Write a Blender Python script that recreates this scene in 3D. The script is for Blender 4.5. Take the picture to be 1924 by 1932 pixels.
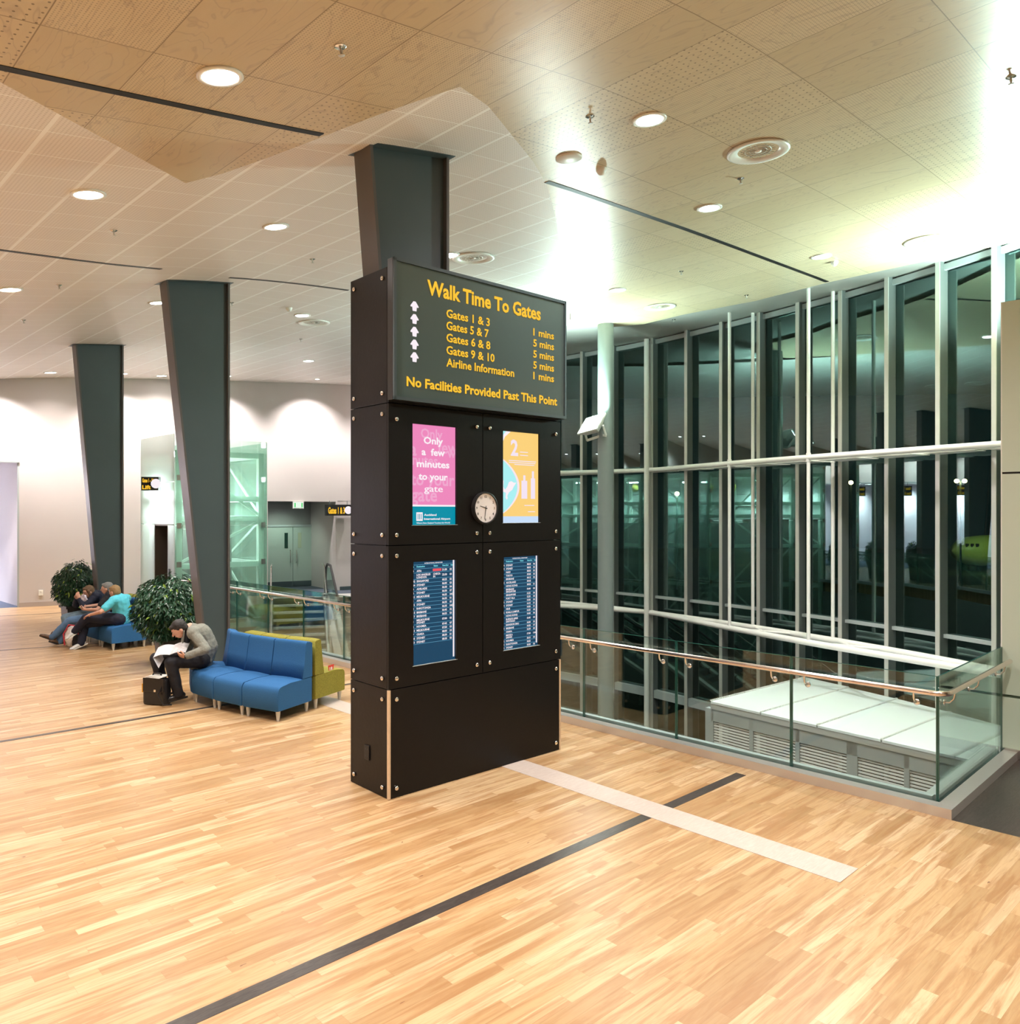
import bpy, bmesh, math, random
from mathutils import Vector, Matrix, geometry
random.seed(7)
R = math.radians
for o in list(bpy.data.objects): bpy.data.objects.remove(o)
scene = bpy.context.scene
COL = scene.collection

# ------------------------------------------------------------------ camera, world, exposure
FPX, CX, CY, EYE = 1474.0, 962.0, 966.5, 2.45
cam_d = bpy.data.cameras.new('camera'); cam = bpy.data.objects.new('camera', cam_d); COL.objects.link(cam)
cam.location = (0, 0, EYE); cam.rotation_euler = (R(90), 0, 0)
cam_d.sensor_fit = 'HORIZONTAL'; cam_d.sensor_width = 36; cam_d.lens = 36*FPX/1924; cam_d.clip_end = 600; cam_d.clip_start = .05
scene.camera = cam
w = bpy.data.worlds.new('night'); scene.world = w; w.use_nodes = True
w.node_tree.nodes['Background'].inputs[0].default_value = (.010, .022, .024, 1)
w.node_tree.nodes['Background'].inputs[1].default_value = .12
vs = scene.view_settings
scene.display_settings.display_device = 'sRGB'
vs.view_transform = 'Standard'; vs.look = 'None'; vs.gamma = 1; vs.use_curve_mapping = False
vs.exposure = EXPOSURE = 1.92
# lamp powers (W)
P_DOWN, P_WALL, P_FLOOD, P_FLOOD2 = 155, 230, 270, 480
WARM, COOL, GREEN = (1.0, .92, .87), (1.0, .93, .95), (.66, 1.0, .88)

# ------------------------------------------------------------------ geometry of the place
Q = math.sqrt(.5)
A = Vector((Q, Q, 0)); B = Vector((-Q, Q, 0)); Z = Vector((0, 0, 1))
def s_of(x, y): return ((x+1)+(y-6.9))*Q
KN = [(-30, 3.6), (-8, 4.45), (-5, 4.88), (-3, 5.18), (-.76, 5.55), (.2, 5.75), (1, 5.88), (2, 5.99), (5, 6.2), (9.2, 6.43), (14, 6.6), (30, 6.9)]
def f0(s):
    for (a, za), (b, zb) in zip(KN, KN[1:]):
        if s <= b: return za+(zb-za)*(s-a)/(b-a)
    return KN[-1][1]
def ceil_z(s): return (f0(s-.4)+f0(s-.2)+f0(s)+f0(s+.2)+f0(s+.4))/5
def ray(px, py): return Vector(((px-CX)/FPX, 1, -(py-CY)/FPX))
def PD(px, py, Y): return Vector((0, 0, EYE))+ray(px, py)*Y          # point of the place at depth Y
def PF(px, py, z=0): return PD(px, py, (z-EYE)/ray(px, py).z)         # on a level surface
def PC(px, py):                                                       # on the ceiling
    lo, hi = .5, 80; r = ray(px, py)
    for i in range(50):
        m = (lo+hi)/2; p = Vector((0, 0, EYE))+r*m
        if p.z < ceil_z(s_of(p.x, p.y)): lo = m
        else: hi = m
    return Vector((0, 0, EYE))+r*lo
def cz(x, y): return ceil_z(s_of(x, y))

# ------------------------------------------------------------------ mesh builder
class MB:
    def __init__(self): self.v = []; self.f = []; self.sm = []
    def add(self, vs, fs, smooth=False):
        n = len(self.v); self.v += [Vector(v) for v in vs]
        for f in fs: self.f.append([i+n for i in f]); self.sm.append(smooth)
        return self
    def box(self, c, size, ax=None, ay=None, az=None):
        c = Vector(c); ax = Vector(ax or (1, 0, 0)); ay = Vector(ay or (0, 1, 0)); az = Vector(az or (0, 0, 1))
        h = [s/2 for s in size]
        vs = [c+ax*(h[0]*i)+ay*(h[1]*j)+az*(h[2]*k) for k in (-1, 1) for j in (-1, 1) for i in (-1, 1)]
        return self.add(vs, [(0, 2, 3, 1), (4, 5, 7, 6), (0, 1, 5, 4), (1, 3, 7, 5), (3, 2, 6, 7), (2, 0, 4, 6)])
    def bbox(self, lo, hi):
        return self.box([(a+b)/2 for a, b in zip(lo, hi)], [b-a for a, b in zip(lo, hi)])
    def beam(self, p0, p1, w, h, up=(0, 0, 1)):
        p0 = Vector(p0); p1 = Vector(p1); d = p1-p0; L = d.length; d.normalize(); up = Vector(up)
        x = d.cross(up)
        if x.length < 1e-4: x = d.cross(Vector((1, 0, 0)))
        x.normalize(); u = x.cross(d).normalized()
        return self.box((p0+p1)/2, (w, L, h), x, d, u)
    def prism(self, pts, z0, z1):
        n = len(pts); vs = [(p[0], p[1], z0) for p in pts]+[(p[0], p[1], z1) for p in pts]
        a = sum(pts[i][0]*pts[(i+1) % n][1]-pts[(i+1) % n][0]*pts[i][1] for i in range(n))
        fs = [tuple(range(n))[::-1], tuple(range(n, 2*n))]+[(i, (i+1) % n, (i+1) % n+n, i+n) for i in range(n)]
        if a < 0: fs = [f[::-1] for f in fs]
        return self.add(vs, fs)
    def extrude(self, pts, d):                                        # planar outline (3-D points) pushed along d
        n = len(pts); pts = [Vector(p) for p in pts]; d = Vector(d)
        fs = [tuple(range(n))[::-1], tuple(range(n, 2*n))]+[(i, (i+1) % n, (i+1) % n+n, i+n) for i in range(n)]
        nn = Vector((0, 0, 0))
        for i in range(n): nn += pts[i].cross(pts[(i+1) % n])
        if nn.dot(d) < 0: fs = [f[::-1] for f in fs]
        return self.add(pts+[p+d for p in pts], fs)
    def tube(self, pts, r, n=10, cap=True, smooth=True):
        pts = [Vector(p) for p in pts]; m = len(pts)
        rs = r if isinstance(r, (list, tuple)) else [r]*m
        t0 = (pts[1]-pts[0]).normalized()
        x = t0.orthogonal().normalized(); vs = []
        for i, p in enumerate(pts):
            if i == 0: t = t0
            elif i == m-1: t = (pts[i]-pts[i-1]).normalized()
            else: t = ((pts[i]-pts[i-1]).normalized()+(pts[i+1]-pts[i]).normalized()).normalized()
            x = (x-t*x.dot(t)).normalized(); y = t.cross(x)
            k = 1.0
            if 0 < i < m-1: k = 1/max(.5, t.dot((pts[i]-pts[i-1]).normalized()))
            for j in range(n):
                a = 2*math.pi*j/n; vs.append(p+(x*math.cos(a)+y*math.sin(a))*rs[i]*(1 if k > 1.9 else 1))
        fs = [(i*n+j, i*n+(j+1) % n, (i+1)*n+(j+1) % n, (i+1)*n+j) for i in range(m-1) for j in range(n)]
        self.add(vs, fs, smooth)
        if cap: self.add(vs[:n], [tuple(range(n))[::-1]]); self.add(vs[-n:], [tuple(range(n))])
        return self
    def lathe(self, c, prof, n=24, axis=(0, 0, 1), smooth=True):      # prof: (radius, along)
        c = Vector(c); az = Vector(axis).normalized(); ax = az.orthogonal().normalized(); ay = az.cross(ax); vs = []
        for r, h in prof:
            for j in range(n):
                a = 2*math.pi*j/n; vs.append(c+az*h+(ax*math.cos(a)+ay*math.sin(a))*max(r, 1e-5))
        fs = [(i*n+j, i*n+(j+1) % n, (i+1)*n+(j+1) % n, (i+1)*n+j) for i in range(len(prof)-1) for j in range(n)]
        return self.add(vs, fs, smooth)
    def ell(self, c, rad, ax=None, ay=None, az=None, n=12, m=8):      # ellipsoid
        c = Vector(c); ax = Vector(ax or (1, 0, 0)); ay = Vector(ay or (0, 1, 0)); az = Vector(az or (0, 0, 1)); vs = []
        for i in range(m+1):
            t = math.pi*i/m
            for j in range(n):
                a = 2*math.pi*j/n
                vs.append(c+ax*(rad[0]*math.sin(t)*math.cos(a))+ay*(rad[1]*math.sin(t)*math.sin(a))-az*(rad[2]*math.cos(t)))
        fs = [(i*n+j, i*n+(j+1) % n, (i+1)*n+(j+1) % n, (i+1)*n+j) for i in range(m) for j in range(n)]
        return self.add(vs, fs, True)
    def cap(self, p0, p1, r0, r1, n=12):                              # tapered capsule
        p0 = Vector(p0); p1 = Vector(p1); d = p1-p0; L = d.length
        if L < 1e-5: return self.ell(p0, (r0, r0, r0))
        d.normalize(); prof = []
        for i in range(5): a = math.pi/2*(1-i/4); prof.append((r0*math.cos(a), -r0*math.sin(a)))
        for i in range(5): a = math.pi/2*i/4; prof.append((r1*math.cos(a), L+r1*math.sin(a)))
        return self.lathe(p0, prof, n, d)
def linked(name, me, m=None):
    o = bpy.data.objects.new(name, me)
    if m: me.materials.append(m)
    COL.objects.link(o); return o
WM = {}
def mesh_of(mb, inv=None, name='m'):
    me = bpy.data.meshes.new(name)
    vs = [inv @ v for v in mb.v] if inv else mb.v
    me.from_pydata([tuple(v) for v in vs], [], mb.f)
    me.polygons.foreach_set('use_smooth', mb.sm); me.update(); return me
def part(name, mb, m, parent=None, label=None, bevel=0, kind=None):
    """every mesh is written in place; a child is stored relative to its thing"""
    W = WM.get(parent.name, Matrix()) if parent else Matrix()
    o = linked(name, mesh_of(mb, W.inverted() if parent else None, name), m)
    if parent: o.parent = parent; WM[o.name] = W
    if label: o['label'] = label
    if kind: o['kind'] = kind
    if bevel:
        b = o.modifiers.new('bevel', 'BEVEL'); b.width = bevel; b.segments = 2; b.limit_method = 'ANGLE'; b.angle_limit = R(40)
    return o
def thing(name, label, cat, loc=(0, 0, 0), group=None):
    o = bpy.data.objects.new(name, None); COL.objects.link(o); o.location = loc; o.empty_display_size = .2
    WM[o.name] = Matrix.Translation(Vector(loc)); return tag(o, label, cat, group)
def tag(o, label, cat, group=None):
    o['label'] = label; o['category'] = cat
    if group: o['group'] = group
    return o
def single(name, mb, m, label, cat, group=None, **k): return tag(part(name, mb, m, **k), label, cat, group)
def struct(name, mb, m, parent=None, **k):
    o = part(name, mb, m, parent, **k)
    if not parent: o['kind'] = 'structure'
    return o
def copy_tree(o, parent=None):
    c = o.copy(); COL.objects.link(c); c.parent = parent; WM[c.name] = WM.get(o.name, Matrix())
    for ch in [x for x in COL.objects if x.parent == o]: copy_tree(ch, c)
    return c
def dup(o, loc, rotz=0, label=None, group=None, scale=1):
    c = copy_tree(o); c.location = loc; c.rotation_euler = (0, 0, rotz); c.scale = (scale,)*3
    if label: c['label'] = label
    if group: c['group'] = group
    return c
def baked(o):                                                         # apply the modifiers of o
    dg = bpy.context.evaluated_depsgraph_get(); me = bpy.data.meshes.new_from_object(o.evaluated_get(dg))
    o.modifiers.clear(); old = o.data; o.data = me
    return o
def flesh(name, mb, m, parent, voxel=.008, smooth=3, label=None, bump=0, scale=.12):   # overlapping shapes fused into one surface
    o = part(name, mb, m, parent, label)
    r = o.modifiers.new('r', 'REMESH'); r.mode = 'VOXEL'; r.voxel_size = voxel; r.use_smooth_shade = True
    s = o.modifiers.new('s', 'SMOOTH'); s.iterations = smooth; s.factor = .5
    if bump:
        t = bpy.data.textures.new('folds', 'CLOUDS'); t.noise_scale = scale
        d = o.modifiers.new('d', 'DISPLACE'); d.texture = t; d.strength = bump; d.mid_level = .5
    return baked(o)

# ------------------------------------------------------------------ materials
def newmat(name):
    m = bpy.data.materials.new(name); m.use_nodes = True; nt = m.node_tree
    return m, nt, nt.nodes['Principled BSDF']
def mat(name, c, rough=.5, metal=0, emit=None, es=1, coat=0, spec=None, noise=0, nscale=8, bump=0, alpha=None):
    m, nt, b = newmat(name); b.inputs['Base Color'].default_value = (*c, 1); b.inputs['Roughness'].default_value = rough
    b.inputs['Metallic'].default_value = metal; b.inputs['Coat Weight'].default_value = coat
    if spec is not None: b.inputs['Specular IOR Level'].default_value = spec
    if emit: b.inputs['Emission Color'].default_value = (*emit, 1); b.inputs['Emission Strength'].default_value = es
    tc = nt.nodes.new('ShaderNodeTexCoord'); n = nt.nodes.new('ShaderNodeTexNoise'); n.inputs['Scale'].default_value = nscale
    n.inputs['Detail'].default_value = 6; nt.links.new(tc.outputs['Object'], n.inputs['Vector'])
    if noise:
        mx = nt.nodes.new('ShaderNodeMix'); mx.data_type = 'RGBA'; mx.inputs[6].default_value = (*[x*(1-noise) for x in c], 1)
        mx.inputs[7].default_value = (*[min(1, x*(1+noise)) for x in c], 1)
        nt.links.new(n.outputs['Fac'], mx.inputs[0]); nt.links.new(mx.outputs[2], b.inputs['Base Color'])
    if bump:
        bp = nt.nodes.new('ShaderNodeBump'); bp.inputs['Strength'].default_value = bump; bp.inputs['Distance'].default_value = .01
        nt.links.new(n.outputs['Fac'], bp.inputs['Height']); nt.links.new(bp.outputs[0], b.inputs['Normal'])
    return m
def glow(name, c, s=1):
    m, nt, b = newmat(name); b.inputs['Base Color'].default_value = (0.02, 0.02, 0.02, 1); b.inputs['Roughness'].default_value = .35; b.inputs['Specular IOR Level'].default_value = .12; b.inputs['Base Color'].default_value = (.004, .004, .004, 1)
    b.inputs['Emission Color'].default_value = (*c, 1); b.inputs['Emission Strength'].default_value = s*2**-EXPOSURE*.97 if s < 2 else s; return m
def glass(name, tint, refl, gcol=(1, 1, 1), rough=0, haze=0, hcol=(1, 1, 1)):
    m = bpy.data.materials.new(name); m.use_nodes = True; nt = m.node_tree; nt.nodes.clear(); N = nt.nodes.new; L = nt.links.new
    out = N('ShaderNodeOutputMaterial'); tr = N('ShaderNodeBsdfTransparent'); tr.inputs[0].default_value = (*tint, 1)
    gl = N('ShaderNodeBsdfGlossy'); gl.inputs[0].default_value = (*gcol, 1); gl.inputs['Roughness'].default_value = rough
    fr = N('ShaderNodeLayerWeight'); fr.inputs[0].default_value = .25
    ma = N('ShaderNodeMath'); ma.operation = 'MULTIPLY_ADD'; ma.inputs[1].default_value = .7; ma.inputs[2].default_value = refl; ma.use_clamp = True
    mx = N('ShaderNodeMixShader'); L(fr.outputs['Fresnel'], ma.inputs[0]); L(ma.outputs[0], mx.inputs[0])
    base = tr
    if haze:
        df0 = N('ShaderNodeBsdfDiffuse'); df0.inputs[0].default_value = (*hcol, 1); tl = N('ShaderNodeBsdfTranslucent'); tl.inputs[0].default_value = (*hcol, 1); df = N('ShaderNodeMixShader'); df.inputs[0].default_value = .5; L(df0.outputs[0], df.inputs[1]); L(tl.outputs[0], df.inputs[2]); m2 = N('ShaderNodeMixShader'); m2.inputs[0].default_value = haze
        L(tr.outputs[0], m2.inputs[1]); L(df.outputs[0], m2.inputs[2]); base = m2
    L(base.outputs[0], mx.inputs[1]); L(gl.outputs[0], mx.inputs[2]); L(mx.outputs[0], out.inputs[0]); return m
class NG:                                                             # tiny helper for node maths
    def __init__(self, nt): self.nt = nt
    def n(self, t, **k):
        x = self.nt.nodes.new(t)
        for a, v in k.items(): setattr(x, a, v)
        return x
    def set(self, sock, v):
        if hasattr(v, 'links'): self.nt.links.new(v, sock)
        else: sock.default_value = v
    def m(self, op, a, b=0, c=0):
        x = self.n('ShaderNodeMath', operation=op); self.set(x.inputs[0], a); self.set(x.inputs[1], b); self.set(x.inputs[2], c); return x.outputs[0]
    def xyz(self, x, y, z=0):
        c = self.n('ShaderNodeCombineXYZ'); self.set(c.inputs[0], x); self.set(c.inputs[1], y); self.set(c.inputs[2], z); return c.outputs[0]
    def noise(self, v, scale, detail=4, rough=.5, dist=0):
        x = self.n('ShaderNodeTexNoise'); self.set(x.inputs['Vector'], v); x.inputs['Scale'].default_value = scale
        x.inputs['Detail'].default_value = detail; x.inputs['Roughness'].default_value = rough; x.inputs['Distortion'].default_value = dist; return x.outputs['Fac']
    def white(self, v):
        x = self.n('ShaderNodeTexWhiteNoise', noise_dimensions='3D'); self.set(x.inputs['Vector'], v); return x.outputs['Value']
    def ramp(self, f, stops):
        x = self.n('ShaderNodeValToRGB'); self.set(x.inputs[0], f); e = x.color_ramp.elements
        while len(e) < len(stops): e.new(.5)
        for el, (p, c) in zip(e, stops): el.position = p; el.color = (*c, 1)
        return x.outputs[0]
    def mix(self, f, a, b, mode='MIX'):
        x = self.n('ShaderNodeMix', data_type='RGBA', blend_type=mode); self.set(x.inputs[0], f)
        self.set(x.inputs[6], a if hasattr(a, 'links') else (*a, 1)); self.set(x.inputs[7], b if hasattr(b, 'links') else (*b, 1)); return x.outputs[2]
    def st(self, deg=45):                                             # along / across coordinates of the hall
        tc = self.n('ShaderNodeTexCoord'); sp = self.n('ShaderNodeSeparateXYZ'); self.set(sp.inputs[0], tc.outputs['Object'])
        c, s = math.cos(R(deg)), math.sin(R(deg)); X, Y = sp.outputs[0], sp.outputs[1]
        return self.m('ADD', self.m('MULTIPLY', X, c), self.m('MULTIPLY', Y, s)), self.m('SUBTRACT', self.m('MULTIPLY', Y, c), self.m('MULTIPLY', X, s)), sp.outputs[2]
def edge(g, x, w):                                                    # 1 on a seam of the unit grid
    fr = g.m('FRACT', x); return g.m('MAXIMUM', g.m('LESS_THAN', fr, w), g.m('GREATER_THAN', fr, 1-w))
def floor_mat():
    m, nt, b = newmat('timber_floor'); g = NG(nt); s, t, z = g.st(43)
    row = g.m('FLOOR', g.m('DIVIDE', t, .088)); off = g.m('MULTIPLY', g.white(g.xyz(row, 3.3, 1)), 1.0)
    u = g.m('ADD', g.m('DIVIDE', s, .82), off); colm = g.m('FLOOR', u); rnd = g.white(g.xyz(row, colm, 5)); rnd2 = g.white(g.xyz(colm, row, 9))
    gv = g.xyz(g.m('ADD', g.m('MULTIPLY', s, 1.3), g.m('MULTIPLY', rnd, 40)), g.m('MULTIPLY', t, 16), g.m('MULTIPLY', rnd2, 30))
    n1 = g.noise(gv, 1.0, 5, .6, 1.2); n2 = g.noise(g.xyz(g.m('MULTIPLY', s, 5), g.m('MULTIPLY', t, 90), rnd), 1.0, 3, .6)
    c = g.ramp(rnd, [(0, (.40, .25, .115)), (.35, (.51, .335, .165)), (.75, (.58, .405, .22)), (1, (.64, .475, .28))])
    c = g.mix(g.m('MULTIPLY', g.ramp(n1, [(.42, (0, 0, 0)), (.62, (1, 1, 1))]), .72), c, (.34, .17, .065))
    c = g.mix(g.m('MULTIPLY', g.ramp(n2, [(.5, (0, 0, 0)), (.75, (1, 1, 1))]), .35), c, (.30, .13, .05))
    kn = g.noise(g.xyz(g.m('MULTIPLY', s, 9), g.m('MULTIPLY', t, 30), 3), 1.0, 2)
    c = g.mix(g.m('GREATER_THAN', kn, .77), c, (.22, .10, .05))
    seam = g.m('MAXIMUM', edge(g, u, .0012), edge(g, g.m('DIVIDE', t, .088), .012))
    c = g.mix(g.m('MULTIPLY', seam, .35), c, (.2, .1, .04))
    g.set(b.inputs['Base Color'], c); b.inputs['Roughness'].default_value = .30; b.inputs['Specular IOR Level'].default_value = .5
    return m
def inlay_mat(name, c, c2):
    m, nt, b = newmat(name); g = NG(nt); s, t, z = g.st(43)
    n = g.noise(g.xyz(g.m('MULTIPLY', s, 8), g.m('MULTIPLY', t, 60), z), 1, 5, .6, 1.5)
    g.set(b.inputs['Base Color'], g.ramp(n, [(.35, c), (.7, c2)])); b.inputs['Roughness'].default_value = .3; return m
def ply_mat():
    m, nt, b = newmat('plywood_ceiling'); g = NG(nt); s, t, z = g.st(45)
    a, c_ = g.m('DIVIDE', s, .62), g.m('DIVIDE', g.m('ADD', t, .42), 1.08); ia, ic = g.m('FLOOR', a), g.m('FLOOR', c_); rnd = g.white(g.xyz(ia, ic, 2)); r2 = g.white(g.xyz(ia, ic, 8))
    gv = g.xyz(g.m('ADD', g.m('MULTIPLY', s, 3.4), g.m('MULTIPLY', rnd, 30)), g.m('ADD', g.m('MULTIPLY', t, .9), g.m('MULTIPLY', r2, 30)), 0)
    n = g.noise(gv, 1, 3, .5, .8); rings = g.m('ABSOLUTE', g.m('SINE', g.m('MULTIPLY', n, 34)))
    col = g.ramp(rnd, [(0, (.61, .50, .325)), (.5, (.66, .545, .365)), (1, (.71, .595, .41))])
    col = g.mix(g.m('MULTIPLY', g.ramp(rings, [(0, (1, 1, 1)), (.35, (0, 0, 0))]), .5), col, (.43, .33, .24))
    col = g.mix(g.m('MULTIPLY', g.noise(g.xyz(g.m('MULTIPLY', s, 12), g.m('MULTIPLY', t, 1.2), 1), 1, 4), .22), col, (.42, .32, .22))
    # drilled holes: coarse on some panels, fine on others, none on the rest
    def dots(k, r):
        x = g.m('SUBTRACT', g.m('FRACT', g.m('MULTIPLY', s, k)), .5); y = g.m('SUBTRACT', g.m('FRACT', g.m('MULTIPLY', t, k)), .5)
        return g.m('LESS_THAN', g.m('ADD', g.m('MULTIPLY', x, x), g.m('MULTIPLY', y, y)), r)
    d1 = g.m('MULTIPLY', dots(16, .016), g.m('MULTIPLY', g.m('GREATER_THAN', rnd, .35), g.m('LESS_THAN', rnd, .65)))
    d2 = g.m('MULTIPLY', dots(44, .05), g.m('GREATER_THAN', rnd, .65))
    col = g.mix(g.m('MULTIPLY', g.m('MAXIMUM', d1, g.m('MULTIPLY', d2, .6)), .75), col, (.14, .10, .06))
    seam = g.m('MAXIMUM', edge(g, a, .006), edge(g, c_, .0035)); col = g.mix(g.m('MULTIPLY', seam, .75), col, (.2, .13, .07))
    g.set(b.inputs['Base Color'], col); b.inputs['Roughness'].default_value = .34; b.inputs['Specular IOR Level'].default_value = .42
    bp = g.n('ShaderNodeBump'); bp.inputs['Strength'].default_value = .25; bp.inputs['Distance'].default_value = .01; g.set(bp.inputs['Height'], g.noise(g.xyz(g.m('MULTIPLY', s, 7), g.m('MULTIPLY', t, 1.3), 0), 1, 3)); g.set(b.inputs['Normal'], bp.outputs[0])
    return m
def tile_mat():
    m, nt, b = newmat('white_ceiling_tiles'); g = NG(nt); s, t, z = g.st(45)
    a, c_ = g.m('DIVIDE', s, .55), g.m('DIVIDE', t, .5)
    def dots(k, r):
        x = g.m('SUBTRACT', g.m('FRACT', g.m('MULTIPLY', s, k)), .5); y = g.m('SUBTRACT', g.m('FRACT', g.m('MULTIPLY', t, k)), .5)
        return g.m('LESS_THAN', g.m('ADD', g.m('MULTIPLY', x, x), g.m('MULTIPLY', y, y)), r)
    rnd = g.white(g.xyz(g.m('FLOOR', a), g.m('FLOOR', c_), 3))
    c = g.ramp(rnd, [(0, (.77, .73, .69)), (1, (.80, .76, .72))])
    c = g.mix(g.m('MULTIPLY', dots(34, .07), .6), c, (.50, .45, .42))
    c = g.mix(g.m('MAXIMUM', edge(g, a, .03), edge(g, c_, .014)), c, (.93, .93, .91))
    g.set(b.inputs['Base Color'], c); b.inputs['Roughness'].default_value = .5; return m
M = dict(
 floor=floor_mat(), ply=ply_mat(), tile=tile_mat(),
 inlay=inlay_mat('dark_inlay', (.035, .028, .024), (.085, .07, .06)), pale=inlay_mat('pale_inlay', (.54, .45, .39), (.62, .54, .48)),
 wenge=inlay_mat('dark_timber_floor', (.035, .028, .026), (.075, .062, .058)),
 plaster=mat('plaster', (.80, .78, .74), .6, noise=.02), wall=mat('painted_wall', (.56, .51, .49), .65, noise=.03, nscale=1.5),
 cream=mat('cream_wall', (.57, .65, .52), .6, noise=.02), skirting=mat('skirting', (.42, .36, .33), .5),
 carpet=mat('blue_carpet', (.06, .075, .10), .9, noise=.5, nscale=60, bump=.3), grey=mat('grey_wall', (.28, .29, .28), .6, noise=.03),
 steel_dark=mat('painted_steel', (.055, .080, .088), .42, noise=.08, nscale=3), steel_side=mat('steel_edge', (.10, .09, .085), .38),
 black=mat('black', (.006, .006, .006), .5), panel=mat('black_laminate', (.009, .008, .0075), .38, noise=.12, nscale=25, bump=.08, spec=.22),
 frame_dark=mat('dark_frame', (.02, .02, .02), .3), plyedge=mat('plywood_edge', (.72, .55, .36), .5, noise=.12, nscale=30),
 chrome=mat('chrome', (.80, .78, .74), .18, 1), stainless=mat('stainless', (.72, .68, .64), .22, 1, noise=.04, nscale=20),
 rail=mat('handrail_steel', (.80, .70, .64), .2, 1), alu=mat('aluminium', (.60, .60, .56), .45, .35), alu_d=mat('grey_aluminium', (.42, .47, .47), .45, .2),
 white=mat('white_enamel', (.85, .85, .80), .35), white_tube=mat('white_tube', (.88, .88, .84), .3), tube=mat('grey_tube', (.24, .29, .28), .4, noise=.04),
 rubber=mat('rubber', (.012, .012, .012), .6), roof=mat('white_roof_sheet', (.80, .86, .86), .4), louvre=mat('louvre_blades', (.78, .80, .78), .4),
 slab=mat('slab_edge', (.20, .24, .24), .6), lowfloor=mat('lower_floor', (.05, .055, .05), .5, noise=.5, nscale=.8),
 blue=mat('blue_upholstery', (.016, .115, .30), .85, noise=.16, nscale=90, bump=.25), green=mat('green_upholstery', (.25, .23, .028), .85, noise=.45, nscale=60, bump=.3),
 leaf=mat('leaf', (.014, .065, .028), .32, noise=.6, nscale=9), leaf2=mat('young_leaf', (.20, .34, .04), .4), bark=mat('bark', (.10, .06, .035), .8, noise=.3), pot=mat('black_planter', (.022, .02, .018), .35), soil=mat('soil', (.03, .02, .012), .9, noise=.4, nscale=40),
 skin=mat('skin', (.62, .34, .24), .5), lens=glow('lamp_lens', (1, .95, .93), 12), floodlens=glow('flood_lens', (.93, 1, .97), 40),
 amber=glow('amber_led', (1, .56, .035), 1.05), led=glow('white_led', (1, .9, .95), 1.0),
)
M['glass'] = glass('balustrade_glass', (.92, .975, .96), .03, (.9, 1, .97))
M['kerb'] = mat('kerb_metal', (.66, .64, .62), .28, .6)
M['mullion'] = mat('mullion_shaded_sides', (.13, .145, .14), .45)  # dark colour paints the shade on the mullion sides
M['glass_edge'] = mat('glass_edge', (.02, .10, .08), .1, spec=.8)
M['facade'] = glass('facade_glass', (.50, .68, .65), .14, (.70, .90, .90))
M['lift_glass'] = glass('lift_glass', (.84, .95, .91), .04, (.9, 1, .97), haze=.14, hcol=(.75, .95, .88))
M['frosted'] = glass('frosted_glass', (.80, .95, .90), .03, haze=.80, hcol=(.92, .98, .96))
M['lcd_glass'] = glass('screen_glass', (.98, .98, .98), .0)
def spot(name, loc, target, power, color, angle=120, blend=.8, size=.12, parent=None):
    d = bpy.data.lights.new(name, 'SPOT'); d.energy = power; d.color = color; d.spot_size = R(angle); d.spot_blend = blend; d.shadow_soft_size = size
    o = bpy.data.objects.new(name, d); COL.objects.link(o); o.location = loc
    o.rotation_euler = (Vector(target)-Vector(loc)).to_track_quat('-Z', 'Y').to_euler(); return o
def seg7(): pass
def fitting(p, label, grp):  # body added around spots whose source is not seen
    t = thing('downlight', label, 'downlight', p, grp); part('trim_ring', MB().lathe(p, [(.09, .0), (.11, .0), (.11, -.012), (.09, -.012)], 24), M['white'], t); part('lens', MB().lathe(p-Z*.008, [(.09, 0), (0, 0)], 24), M['lens'], t)
_fc = {}
def text_mb(s, bold=.0, space=1.0):
    """flat outlines of a string: list of verts and faces in its own units, cap height about .7"""
    k = (s, bold, space)
    if k not in _fc:
        c = bpy.data.curves.new('t', 'FONT'); c.body = s; c.offset = bold; c.space_character = space; c.resolution_u = 2
        o = bpy.data.objects.new('t', c); COL.objects.link(o); dg = bpy.context.evaluated_depsgraph_get()
        me = bpy.data.meshes.new_from_object(o.evaluated_get(dg)); _fc[k] = ([v.co.copy() for v in me.vertices], [tuple(p.vertices) for p in me.polygons])
        bpy.data.objects.remove(o); bpy.data.meshes.remove(me); bpy.data.curves.remove(c)
    return _fc[k]
def put_text(mb, s, o, right, up, width=None, height=.05, bold=.02, align='L', space=1.0):
    """lay a string out from baseline point o; height = cap height; width squeezes it to fit"""
    vs, fs = text_mb(s, bold, space)
    if not vs: return
    x0 = min(v.x for v in vs); x1 = max(v.x for v in vs); ky = height/.70; kx = (width/(x1-x0)) if width else ky
    W_ = (x1-x0)*kx; sh = {'L': 0, 'C': -W_/2, 'R': -W_}[align]
    o = Vector(o); right = Vector(right); up = Vector(up)
    mb.add([o+right*((v.x-x0)*kx+sh)+up*(v.y*ky) for v in vs], fs)
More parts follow.
